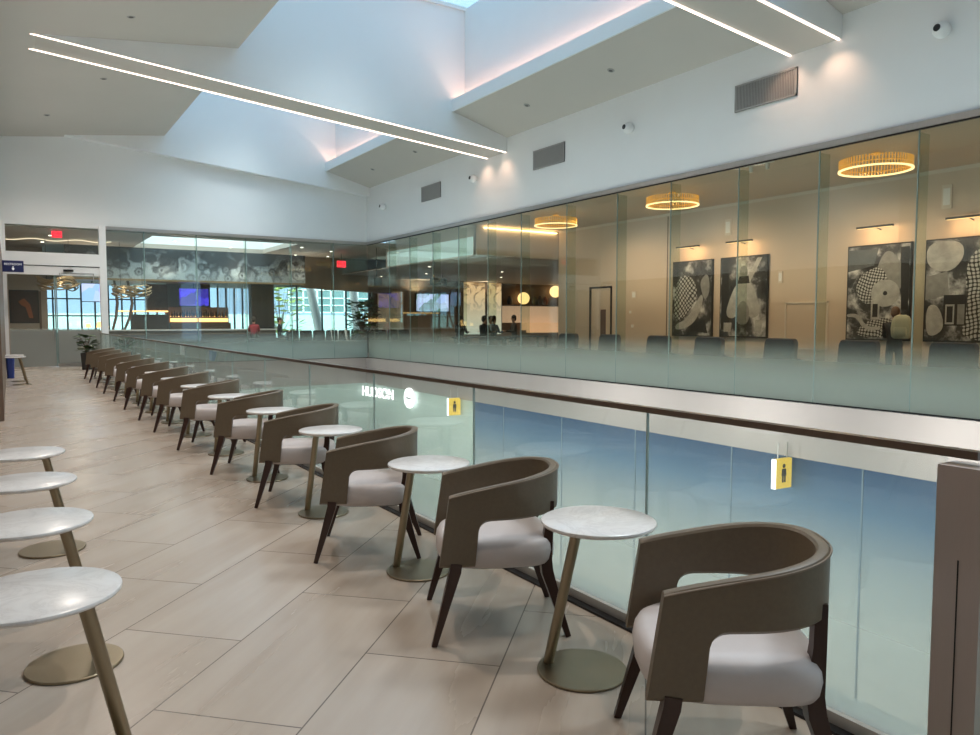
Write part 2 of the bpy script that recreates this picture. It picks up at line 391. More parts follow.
# skylight glazing
w = MB()
for a, b in SEGS: w.box(4.5, 11.0, a, b, 9.84, 9.86)
struct(w, 'window_5', CLEARG)
w = MB()
for a, b in SEGS:
    for y in (a, (a+b)/2, b): w.box(4.5, 11.0, y - .05, y + .05, 9.80, 9.9)
struct(w, 'trim_10', WHITE)

# right glass wall: panes, glass fins behind the joints, head channel
win = bpy.data.objects.new('window_1', None); COL.objects.link(win); win['kind'] = 'structure'
JY = [27.38, 25.4, 23.7, 22.0, 20.3, 18.6, 16.9, 14.9, 13.03, 11.36, 9.60, 7.89, 6.20, 4.5, 2.8, 1.1, -.6, -2.9]
for a, b in zip(JY, JY[1:]):
    MB().box(XR, XR + .012, b + .006, a - .006, .02, ZG).build('pane', PANE, win)
for y in JY[1:]:
    MB().box(XR + .02, XR + .30, y - .01, y + .01, .02, ZG - .05).build('fin', FIN, win)
    MB().box(XR - .002, XR + .02, y - .008, y + .008, .02, ZG).build('joint', JOINTL, win)
MB().box(XR - .05, XR + .02, -3, YF, ZG, ZG + .1).build('head_channel', STEEL, win)
MB().box(XR - .02, XR + .03, -3, YF, ZG - .02, ZG).build('shadow_gap', DARKM, win)
MB().box(XR - .02, XR + .03, -3, YF, 0, .02).build('sill_channel', DARKM, win)
# far glass wall
win = bpy.data.objects.new('window_2', None); COL.objects.link(win); win['kind'] = 'structure'
JX = [2.76, 3.91, 5.59, 7.28, 8.94, 10.59, 11.98]
for a, b in zip(JX, JX[1:]):
    MB().box(a + .006, b - .006, YF, YF + .012, .02, ZG).build('pane', PANEFAR, win)
for x in JX[1:-1]:
    MB().box(x - .01, x + .01, YF + .02, YF + .26, .02, ZG - .05).build('fin', FIN, win)
    MB().box(x - .012, x + .012, YF - .004, YF + .02, .02, ZG).build('joint', JOINTL, win)
MB().box(2.76, XR, YF - .04, YF + .02, ZG, ZG + .1).build('head_channel', STEEL, win)
MB().box(2.76, XR, YF - .02, YF + .03, 0, .02).build('sill_channel', DARKM, win)

# entrance at the far left: white frame, transom, sliding doors
struct(MB().box(2.56, 2.76, YF - .1, YF + .2, 0, ZG + .1), 'trim_11', WHITE)
struct(MB().box(-.1, 0.0, YF - .1, YF + .2, 0, ZG + .1).box(.001, 2.56, YF - .1, YF + .2, 3.22, 3.62), 'trim_12', WHITE)
d = bpy.data.objects.new('door_1', None); COL.objects.link(d); d['kind'] = 'structure'
MB().box(0, 2.56, YF - .06, YF + .14, 2.92, 3.20).build('header', WHITE, d)
MB().box(0, 2.56, YF - .062, YF + .0, 3.195, 3.22).build('header_shadow_gap', DARKM, d)
MB().box(.03, 1.26, YF, YF + .012, .02, 2.92).build('door_leaf', DOORG, d)
MB().box(1.32, 2.53, YF + .05, YF + .062, .02, 2.92).build('door_leaf', DOORG, d)
MB().box(1.25, 1.29, YF - .01, YF + .03, .02, 2.92).build('stile', JOINTL, d)
MB().box(1.30, 1.33, YF + .04, YF + .07, .02, 2.92).build('stile', JOINTL, d)
MB().box(1.46, 2.38, YF - .085, YF - .062, 2.98, 2.995).box(1.40, 1.42, YF - .085, YF - .06, 2.75, 2.995).box(2.36, 2.38, YF - .085, YF - .06, 2.75, 2.995).build('guide_rail', STEEL, d)
MB().box(1.30, 2.5, YF - .02, YF + .1, 0, .10).build('kick_plate', STEEL, d)
MB().tube([(1.18, YF - .05, .85), (1.18, YF - .05, 1.25)], .012).build('door_handle', STEEL, d)
w = bpy.data.objects.new('window_3', None); COL.objects.link(w); w['kind'] = 'structure'
MB().box(0, 2.56, YF, YF + .012, 3.62, ZG + .02).build('pane', CLEARG, w)
MB().box(0, 2.56, YF - .02, YF + .03, ZG + .0, ZG + .1).build('frame', WHITE, w)
t = thing('door_sensor', 'black motion sensor box above the sliding entrance door', 'sensor', (1.66, YF - .06, 3.07))
MB().box(-.14, .14, -.06, -.001, -.035, .035).build('housing', BLACK, t); MB().box(-.10, .10, -.064, -.06, -.02, .005).build('lens', DARKM, t)

# glass balustrade
b = thing('glass_balustrade', 'long frameless glass balustrade with bronze handrail along the walkway edge', 'balustrade', (BX, 0, 0))
JB = [1.16, 2.49, 4.04, 5.6, 7.15, 8.69, 10.2, 11.75, 13.3, 14.85, 16.4, 17.95, 19.5, 21.05, 22.6, 24.15, 25.7, 27.3]
for y0, y1 in zip(JB, JB[1:]):
    MB().box(-.006, .006, y0 + .008, y1 - .008, .05, 1.05).build('glass_panel', BAL, b)
for y in JB[1:-1]: MB().box(-.0065, .0065, y - .003, y + .003, .05, 1.05).build('joint', JOINT, b)
MB().box(-.006, .006, -2.5, 1.02, .05, 1.05).build('glass_panel', BAL, b)
MB().box(-.021, .021, 1.07, 27.3, 1.05, 1.076).build('handrail', RAILM, b, 30)
MB().box(-.028, .028, -2.5, 27.3, .0, .055).build('base_channel', mat('pale_channel', (.62, .62, .59), .35, .2), b)
MB().box(-.075, -.030, -2.5, 27.3, .0, .012).build('base_trim', DARKM, b)
p = MB().box(-.065, .055, 1.03, 1.165, 0, 1.03).build('end_post', POSTM, b)
MB().box(-.0662, -.064, 1.092, 1.096, 0, .74).build('seam', DARKM, p)

# lounge shell behind the glass
struct(MB().box(16.8, 17.0, -3, 21.3, 0, 4.9), 'wall_lounge', BEIGE)
struct(MB().box(16.79, 16.8, -3, 21.3, 4.62, 4.7), 'trim_13', CREAM)
struct(MB().box(XR + .02, 17.0, -3, 21.5, 4.7, 4.9), 'ceiling.010', BEIGE)
struct(MB().box(XR + .02, 17.0, -3.1, -3, 0, 4.9), 'wall_lounge_end', BEIGE)
struct(MB().box(-.5, 4.3, YF + .2, 40.2, 4.42, 4.6).box(9.5, 17.5, YF + .2, 40.2, 4.42, 4.6).box(4.3, 9.5, YF + .2, 28.2, 4.42, 4.6).box(4.3, 9.5, 33.0, 40.2, 4.42, 4.6).box(XR + .3, 17.0, 21.5, YF + .2, 4.75, 4.9), 'ceiling.011', TAUPE)
struct(MB().box(4.2, 4.3, 28.2, 33.1, 4.6, 6.8).box(9.5, 9.6, 28.2, 33.1, 4.6, 6.8).box(4.3, 9.5, 33.0, 33.1, 4.6, 6.8).box(4.3, 9.5, 28.1, 28.2, 4.6, 6.8), 'wall_bar_skylight', WHITE)
struct(MB().box(4.3, 9.5, 28.2, 33.0, 6.78, 6.8), 'window_9', CLEARG)
struct(MB().box(13.32, 13.42, 21.4, 28.5, 3.68, 4.75).box(13.42, 26, 28.4, 28.5, 3.68, 4.75), 'wall_bulkhead_side', CREAM)
struct(MB().box(13.32, 17.2, 21.35, 21.5, 3.70, 4.9), 'wall_bulkhead_front', CREAM)
struct(MB().box(13.42, 31.9, 21.5, 40, 3.66, 3.70), 'ceiling.012', TAUPE)
struct(MB().box(13.29, 13.315, 21.55, 28.3, 3.72, 4.32), 'bulkhead_glow_panel', mat('bulkhead_daylight_glow', (.62, .80, .78), .4, emit=.30))  # glowing panel added in place of daylight falling on the bulkhead side
struct(MB().box(17.0, 32, 21.2, 21.3, 0, 4.9), 'wall_lounge_side', BEIGE)
struct(MB().box(31.9, 32, 21.3, 40, 0, 4.0), 'wall_lounge_right', TAUPE)
o = MB().box(13.6, 16.7, 21.27, 21.33, 4.60, 4.63).build('cove_light', emis('warm_cove', (1., .62, .28), 6.)); tag(o, 'warm cove strip above the cream bulkhead in the lounge', 'light')
struct(MB().box(16.0, 21.2, 36, 36.1, 0, 3.66).box(13.42, 16.0, 36., 36.1, 3.0, 3.66), 'wall_television', BRONZEWALL)
struct(MB().box(23.95, 31.9, 36.6, 36.7, 0, 3.66), 'wall_shelves', BRONZEWALL)
struct(MB().box(-.9, -.5, YF + .3, 40, 0, 4.9), 'wall_vestibule', TAUPE)
struct(MB().box(-.5, .25, 35.1, 35.2, 0, 4.7).box(.25, 1.25, 35.1, 35.2, 2.9, 4.42), 'wall_vestibule_end', TAUPE)
# floral bulkhead above the bar, with a brass lower edge
struct(MB().box(1.9, 11.4, 33.0, 33.2, 3.16, 4.42), 'wall_mural', MURAL)
struct(MB().box(1.9, 11.4, 32.96, 33.24, 3.08, 3.16), 'trim_14', mat('brass_trim', (.28, .2, .11), .35, .7))
struct(MB().box(1.9, 11.4, 33.2, 40, 3.16, 3.2), 'ceiling.013', TAUPE)
struct(MB().box(11.4, 16.0, 33.6, 33.8, 3.0, 4.42).prism([(11.4, 3.0), (16.0, 2.78), (16.0, 3.0)], 'y', 33.6, 33.8), 'wall_soffit_face', BRONZEWALL)

# lattice windows along the outer wall and the bright daylight beyond
def lattice(name, x0, x1, z0, z1, nx, nz, y=40.0):
    w = bpy.data.objects.new(name, None); COL.objects.link(w); w['kind'] = 'structure'
    f = MB()
    for i in range(nx + 1):
        x = x0 + (x1 - x0) * i / nx; f.box(x - .035, x + .035, y - .06, y + .06, z0, z1)
    for j in range(nz + 1):
        z = z0 + (z1 - z0) * j / nz; f.box(x0, x1, y - .05, y + .05, z - .03, z + .03)
    f.build('window_frame', LATTICE, w)
    MB().box(x0, x1, y - .006, y + .006, z0, z1).build('pane', CLEARG, w)
lattice('window_6', .6, 5.8, .9, 3.3, 9, 3); lattice('window_7', 5.8, 10.8, .9, 3.2, 12, 1); lattice('window_8', 11.9, 17.6, .5, 3.4, 4, 1)
struct(MB().box(-.9, .6, 40, 40.2, 0, 4.9).box(.6, 17.6, 40, 40.2, 3.3, 4.9).box(.6, 11.9, 40, 40.2, 0, .9).box(10.8, 11.9, 40, 40.2, 0, 3.4).box(11.9, 17.6, 40, 40.2, 0, .5).box(17.6, 32, 40, 40.2, 0, 4.9), 'wall_outer', TAUPE)

exec_parts = []
# ------------------------------------------------------------------ tub chairs
def chair_band():
    """U shaped band: low arms rise to the back, arm fronts run down as panels, sides are cut out"""
    pts = []
    HW, UF, UB = .262, .262, -.262
    n1 = [.262, .245, .215, .185, .155, .135, .118, .1165, .112, .105, .096, .086, .070, .045, .02]
    for u in n1: pts.append((u, HW, 0., 1.))
    K = 26
    for i in range(1, K):
        a = PI * i / K
        c, s_ = math.cos(a), math.sin(a)
        v = HW * math.copysign(abs(c) ** .84, c); u = .02 - (.02 - UB) * abs(s_) ** .88
        pts.append((u, v, 0., 1.))
    for u in reversed(n1): pts.append((u, -HW, 0., 1.))
    rings = []; T = .021
    def bottom(u):
        if u > .1170: return .357
        if u > .1160: return .515
        if u > .070:
            q = (.1165 - u) / (.1165 - .070); return .515 + .05 * math.sqrt(max(0, 1 - (1 - q) ** 2))
        return .565 + .012 * (.070 - u) / .33
    def top(u): return .685 + .10 * ((.262 - u) / .524) ** .85
    n = len(pts)
    top_line = []
    for i, (u, v, _, _) in enumerate(pts):
        a = Vector(pts[max(i-1, 0)][:2]); c = Vector(pts[min(i+1, n-1)][:2]); d = (c - a).normalized()
        nx, ny = d.y, -d.x                       # outward
        if nx * (u - 0) + ny * v < 0: nx, ny = -nx, -ny
        zb, zt = bottom(u), top(u); ch = .012
        sec = [(T, zb + ch), (T, (zb + zt) / 2), (T, zt - ch), (T - ch * .6, zt - .003), (0, zt), (-T + ch * .6, zt - .003), (-T, zt - ch), (-T, (zb + zt) / 2), (-T, zb + ch), (-T + ch, zb), (T - ch, zb)]
        ring = []
        for off, z in sec:
            k = max(0., min(1., (u - .06) / .10)); lean = .145 * (.685 - z) * k if z < .685 else 0
            flare = 1 + .05 * (z - .55) if u < .05 else 1
            ring.append(Vector(((u + nx * off) * (flare if u < 0 else 1) + lean, (v + ny * off), z)))
        rings.append(ring)
        top_line.append(ring[2] + Vector((nx * .002, ny * .002, .004)))
    return rings, top_line
def superloop(hu, hv, e, cu=0., n=40, front=0.):
    r = []
    for j in range(n):
        a = 2 * PI * j / n; c, s_ = math.cos(a), math.sin(a)
        u = hu * math.copysign(abs(c) ** e, c); v = hv * math.copysign(abs(s_) ** e, s_)
        if c > 0: u += front * (1 - (v / hv) ** 2)
        r.append((cu + u, v))
    return r
def make_chair():
    t = thing('tub_chair', 'x', 'chair')
    rings, tl = chair_band()
    bnd = MB().loft(rings).build('backrest', LEATHER, t, 38)
    MB().tube(tl, .0035, 6).build('piping', PIPING, bnd, 60)
    lay = [(.335, .90), (.345, .965), (.365, 1.), (.405, 1.012), (.435, .995), (.456, .955), (.470, .88), (.479, .72), (.484, .45), (.486, .15)]
    MB().loft([[Vector((u, v, z)) for u, v in superloop(.262 * k, .268 * k, .5, .012, 44, .035 * k)] for z, k in lay]).build('seat', SEATM, t, 60)
    MB().loft([[Vector((u, v, z)) for u, v in superloop(.225, .232, .5, .005, 32)] for z in (.330, .350)]).build('seat_frame', LEGWOOD, t, 40)
    for s in (-1, 1):
        MB().tube([(.232, .262 * s, .375), (.236, .262 * s, .34), (.300, .278 * s, .12), (.335, .287 * s, .0)], [.026, .026, .017, .0125], square=True).build('leg', LEGWOOD, t, 40)
        MB().tube([(-.218, .175 * s, .63), (-.212, .185 * s, .50), (-.195, .200 * s, .36), (-.200, .210 * s, .30), (-.262, .235 * s, .10), (-.295, .255 * s, .0)], [.019, .020, .027, .027, .017, .012], square=True).build('leg', LEGWOOD, t, 40)
    return t
chair = make_chair()
YS = [1.56, 3.0, 4.40, 5.95, 7.45, 9.07, 10.68, 12.1, 13.68, 15.2, 16.9, 18.4, 20.05, 21.4]
ANG = [37, 26, 28, 27, 30, 27, 28, 26, 29, 26, 28, 27, 26, 28]
ORD = ['second', 'third', 'fourth', 'fifth', 'sixth', 'seventh', 'eighth', 'ninth', 'tenth', 'eleventh', 'twelfth', 'thirteenth']
for i, (y, a) in enumerate(zip(YS, ANG)):
    lab = ('nearest brown leather tub chair with pale seat, in front of the metal post' if i == 0 else
           'farthest brown leather tub chair, beside the potted plant near the entrance' if i == len(YS) - 1 else
           f'{ORD[i-1]} brown leather tub chair from the camera in the row along the glass balustrade')
    loc = ({0: 1.955, 2: 1.955, 3: 2.02, 4: 2.02}.get(i, 2.0), y, 0); rz = PI - math.radians(a)
    if i == 0:
        chair.location = loc; chair.rotation_euler.z = rz; chair['label'] = lab; chair['group'] = 'tub chairs along the balustrade'
    else: dup(chair, loc, rz, lab, 'tub chairs along the balustrade')

# ------------------------------------------------------------------ side tables
def make_table(name, foot, head, off):
    """round marble top carried by a slanted pole that starts near the edge of a round base"""
    t = thing(name, 'x', 'table')
    ox, oy = off
    MB().lathe([(.02, .628), (.224, .628), (.236, .633), (.240, .640), (.2385, .647), (.233, .650), (.02, .650)], (ox, oy, 0), n=56).build('tabletop', MARBLE, t, 40)
    MB().lathe([(.02, .618), (.11, .618), (.11, .6285), (.02, .6285)], (head[0] * .5 + ox * .5, head[1] * .5 + oy * .5, 0), n=24).build('mounting_plate', BRASS, t, 40)
    MB().tube([(*foot, .008), (*head, .622)], .0225, 14).build('pole', BRASS, t, 50)
    MB().lathe([(.02, 0), (.186, 0), (.19, .004), (.19, .010), (.187, .013), (.02, .013)], n=40).build('base', BRASS, t, 40)
    return t
table = make_table('side_table', (-.085, .125), (-.06, -.03), (.055, -.03))
ltable = make_table('side_table', (.105, .06), (-.025, -.115), (-.15, 0))
TY = [2.33, 3.82, 5.40, 6.88, 8.45, 10.0, 11.45, 12.95, 14.5, 16.1, 17.7, 19.3, 20.8]
ORD2 = ['second', 'third', 'fourth', 'fifth', 'sixth', 'seventh', 'eighth', 'ninth', 'tenth', 'eleventh', 'twelfth']
for i, y in enumerate(TY):
    lab = ('nearest white marble side table between the two closest tub chairs' if i == 0 else
           'farthest white marble side table between the last two tub chairs' if i == len(TY) - 1 else
           f'{ORD2[i-1]} round marble side table from the camera between the tub chairs')
    loc = (1.985, y + .01, 0); rz = 0
    if i == 0: table.location = loc; table.rotation_euler.z = rz; table['label'] = lab; table['group'] = 'side tables between the tub chairs'
    else: dup(table, loc, rz, lab, 'side tables between the tub chairs')
for i, (y, w) in enumerate(((2.62, 'nearest of four round marble tables at the left edge'), (3.575, 'second nearest of the round marble tables at the left edge'),
               (4.50, 'third round marble table from the camera at the left edge'), (5.48, 'farthest of the four near round marble tables at left'))):
    if i == 0: ltable.location = (.19, y, 0); ltable['label'] = w; ltable['group'] = 'round marble tables at the left edge'
    else: dup(ltable, (.19, y, 0), 0, w, 'round marble tables at the left edge')
for loc, lab in (((.22, 20.2, 0), 'front one of the two small far tables beside the left wall'), ((.2, 21.3, 0), 'rear one of the two small far tables beside the left wall')):
    dup(ltable, loc, 0, lab, 'far tables by the left wall')
t = thing('waste_bin', 'small blue bin standing against the left wall by the far tables', 'bin', (-.0, 22.6, 0))
MB().loft([[Vector((u, v, z)) for u, v in superloop(h, h * 1.3, .5)] for z, h in ((0, .08), (.5, .095), (.56, .098))]).build('body', BLUEB, t, 40)
MB().loft([[Vector((u, v, z)) for u, v in superloop(.10, .13, .5)] for z in (.56, .60)]).build('lid', BLUEB, t, 40)

# ------------------------------------------------------------------ wall fittings on the white right wall
for i, (y0, y1) in enumerate(((8.36, 9.71), (14.98, 16.31), (21.42, 22.74))):
    t = thing('air_vent', ('large grey louvred air vent nearest the camera on the right wall', 'middle grey louvred air vent on the right wall', 'farthest small looking grey air vent on the right wall')[i], 'vent', (XR, y0, 5.51), 0, 'air vents on the right wall')
    w, h = y1 - y0, .5
    MB().box(-.02, 0, 0, w, 0, h).build('backing', VENTDARK, t)
    MB().box(-.035, -.001, 0, w, 0, .03).box(-.035, -.001, 0, w, h - .03, h).box(-.035, -.001, 0, .03, 0, h).box(-.035, -.001, w - .03, w, 0, h).build('frame', GREYVENT, t)
    g = MB()
    k = int(w / .035)
    for j in range(k): g.box(-.032, -.015, .03 + (w - .06) * (j + .2) / k, .03 + (w - .06) * (j + .75) / k, .03, h - .03)
    g.build('louvre', GREYVENT, t)
for i, (y, z) in enumerate(((5.89, 5.83), (12.6, 5.82), (19.26, 5.75), (25.7, 5.73))):
    t = thing('security_camera', ('white wall camera with black lens at the upper right corner', 'white wall camera between the large and the middle vents', 'white wall camera between the middle and the far vents', 'white wall camera nearest the far corner')[i], 'camera', (XR, y, z), 0, 'cameras on the right wall')
    k = 1.
    MB().lathe([(.02, 0), (.09, 0), (.09, .03), (.05, .05)], n=24, M=Matrix.Rotation(-PI/2, 3, 'Y')).build('mount', WHITE, t, 40)
    dirv = Vector((-.95, .12, .12)).normalized()
    M = dirv.to_track_quat('Z', 'Y').to_matrix()
    MB().ellipsoid((-.11, -.02, -.0), (.125, .125, .125), 20, 12).build('housing', WHITE, t, 60)
    c = Vector((-.11, -.02, 0)) + dirv * .07
    b_ = MB().lathe([(.02, 0), (.052, 0), (.054, .052), (.048, .062), (.02, .065)], c, 20, 0, M).build('lens', BLACK, t, 40)
for i, (x, y, z) in enumerate(((2.3, 14.6, 7.38), (2.2, 16.2, 7.37), (2.15, 20.6, 7.36), (1.1, 24.5, 7.22), (11.1, 12.3, 6.87), (11.1, 15.4, 6.87), (11.1, 21.5, 6.87), (11.1, 24.8, 6.87))):
    t = thing('downlight', f'small round recessed downlight in the {"left" if x < 5 else "right"} soffit', 'light', (x, y, z), 0, 'soffit downlights left' if x < 5 else 'soffit downlights right')
    t.rotation_euler = (0, -math.atan(.76/6.2) if x < 5 else math.atan(.46/1.76), 0)
    MB().lathe([(.03, -.008), (.075, -.008), (.08, -.002), (.08, .01), (.03, .01)], n=20).build('trim_ring', GREYVENT, t, 40)
    MB().lathe([(.01, -.010), (.045, -.010), (.045, -.007), (.01, -.007)], n=16).build('aperture', VENTDARK, t, 40)

# ------------------------------------------------------------------ signs
def text_mesh(name, s, size, mat_, parent, loc, rot, depth=.004, align='CENTER'):
    cu = bpy.data.curves.new(name, 'FONT'); cu.body = s; cu.size = size; cu.extrude = depth; cu.align_x = align; cu.align_y = 'CENTER'
    tmp = bpy.data.objects.new(name + '_tmp', cu); COL.objects.link(tmp)
    bpy.context.view_layer.update()
    me = bpy.data.meshes.new_from_object(tmp.evaluated_get(bpy.context.evaluated_depsgraph_get()))
    bpy.data.objects.remove(tmp)
    me.materials.clear(); me.materials.append(mat_)
    o = bpy.data.objects.new(name, me); COL.objects.link(o); o.location = loc; o.rotation_euler = rot
    if parent: o.parent = parent
    return o
t = thing('wayfinding_sign', 'navy blue blade sign with white lettering on the left wall', 'sign', (-.1, 26.5, 3.1))
MB().box(.0, .54, -.02, .02, -.17, .17).build('panel', NAVY, t)
text_mesh('lettering', 'RESTROOM', .085, WTEXT, t, (.27, -.024, .06), (PI/2, 0, 0))
MB().prism([(.255, .0), (.255, -.06), (.225, -.06), (.27, -.125), (.315, -.06), (.285, -.06), (.285, .0)], 'y', -.026, -.02).build('arrow', WTEXT, t)
for (x, y, z, lab, p) in ((1.42, 28.2, 4.29, 'red exit sign seen through the transom above the entrance', .15), (12.35, 31.0, 3.95, 'red exit sign behind the far glass near the corner', .2)):
    t = thing('exit_sign', lab, 'sign', (x, y, z))
    MB().box(-p, p, -.02, .02, -p * .7, p * .7).build('panel', EXITRED, t)
    text_mesh('lettering', 'EXIT', p * .85, mat('dark_red_letter_%d' % int(x), (.35, .0, .02), .5, emit=.5), t, (0, -.024, 0), (PI/2, 0, 0))
    MB().tube([(0, 0, p * .7), (0, 0, 4.42 - z)], .012, 8).build('hanger', DARKM, t)
# lower concourse signs, hung below the far slab edge
def yellow_sign(y, z, lab):
    t = thing('restroom_sign', lab, 'sign', (XR - .30, y, z), math.radians(-4), 'yellow restroom signs below')
    MB().box(-.21, .21, -.04, .04, -.28, .26).build('panel', YELLOW, t)
    MB().box(-.225, -.21, -.045, .045, -.28, .26).build('edge', SIGNWHITE, t)
    f = MB().ellipsoid((0, -.045, .13), (.04, .006, .04), 12, 6).prism([(-.05, .08), (.05, .08), (.06, -.05), (-.06, -.05)], 'y', -.05, -.041).prism([(-.045, -.05), (-.01, -.05), (-.01, -.17), (-.045, -.17)], 'y', -.05, -.041).prism([(.01, -.05), (.045, -.05), (.045, -.17), (.01, -.17)], 'y', -.05, -.041)
    f.build('pictogram', INK, t)
    MB().tube([(-.12, 0, .26), (-.12, 0, .55)], .01, 8).build('hanger', STEEL, t)
    MB().tube([(.12, 0, .26), (.12, 0, .55)], .01, 8).build('hanger', STEEL, t)
yellow_sign(8.27, -1.28, 'yellow restroom pictogram sign below the right slab edge, nearer one')
yellow_sign(20.1, -1.22, 'yellow restroom pictogram sign beside the lit white disc, farther one')
t = thing('round_shop_sign', 'glowing round white shop sign in the lower concourse', 'sign', (XR - .16, 23.5, -1.27))
MB().lathe([(.02, -.03), (.36, -.03), (.36, .03), (.02, .03)], n=32, M=Matrix.Rotation(PI/2, 3, 'Y')).build('disc', SIGNWHITE, t, 40)
MB().box(-.045, -.031, -.20, .20, -.03, .03).build('bar', mat('grey_mark', (.5, .55, .55), .5), t)
t = thing('shop_sign', 'white illuminated shop lettering reading HUDSON in the lower concourse', 'sign', (XR - .16, 26.2, -1.32))
text_mesh('lettering', 'HUDSON', .55, SIGNWHITE, t, (0, 0, 0), (PI/2, 0, -PI/2 + .12), .02)
MB().box(.05, .08, -1.1, 1.1, -.02, .02).build('backing_rail', STEEL, t)

# ------------------------------------------------------------------ lounge: ring chandeliers, photographs, picture lights
def ring_light():
    t = thing('ring_chandelier', 'x', 'chandelier')
    g = MB(); R = .63
    for j in range(72):
        a = 2 * PI * j / 72
        g.tube([(R * math.cos(a), R * math.sin(a), .0), (R * math.cos(a), R * math.sin(a), .19)], .013, 6)
    g.build('tube_band', GOLDGLOW, t, 60)
    n = 64
    def tor(r0, r1, z0, z1):
        return MB().loft([[Vector((r * math.cos(2*PI*j/n), r * math.sin(2*PI*j/n), z)) for j in range(n)] for r, z in ((r0, z0), (r1, z0), (r1, z1), (r0, z1), (r0, z0))], cap=False)
    tor(R - .022, R + .022, -.028, -.002).build('glow_ring', WARM, t, 40)
    tor(R - .012, R + .012, .06, .08).build('hoop', GOLDGLOW, t, 40)
    for a in (0, 2*PI/3, 4*PI/3):
        MB().tube([(R * math.cos(a), R * math.sin(a), .14), (.05 * math.cos(a), .05 * math.sin(a), .30)], .004, 6).build('rod', GOLDGLOW, t)
    MB().lathe([(.01, .28), (.09, .28), (.09, .305), (.01, .305)], n=20).build('canopy', GOLDGLOW, t, 40)
    return t
rl = ring_light()
for i, y in enumerate((8.03, 13.2, 17.9)):
    lab = ('large gold ring chandelier at the right, nearest the camera', 'middle gold ring chandelier behind the glass', 'smallest looking gold ring chandelier, farthest along the lounge')[i]
    if i == 0: rl.location = (14.0, y, 4.36); rl['label'] = lab; rl['group'] = 'ring chandeliers'
    else: dup(rl, (14.0, y, 4.36), 0, lab, 'ring chandeliers')
ART = [(14.22, 15.72, 'leftmost black and white photograph, knitted mesh and pale fur', 0.6, 15, 1.2), (12.40, 13.95, 'black and white photograph with a wide pale skirt and raised arms', 3.1, 14, .9),
       (8.71, 10.2, 'black and white photograph with a pale disc over net fabric', 5.3, 22, 1.3), (6.6, 8.42, 'rightmost black and white photograph with a large net on its right half', 8.7, 18, 1.0)]
XP = 16.8
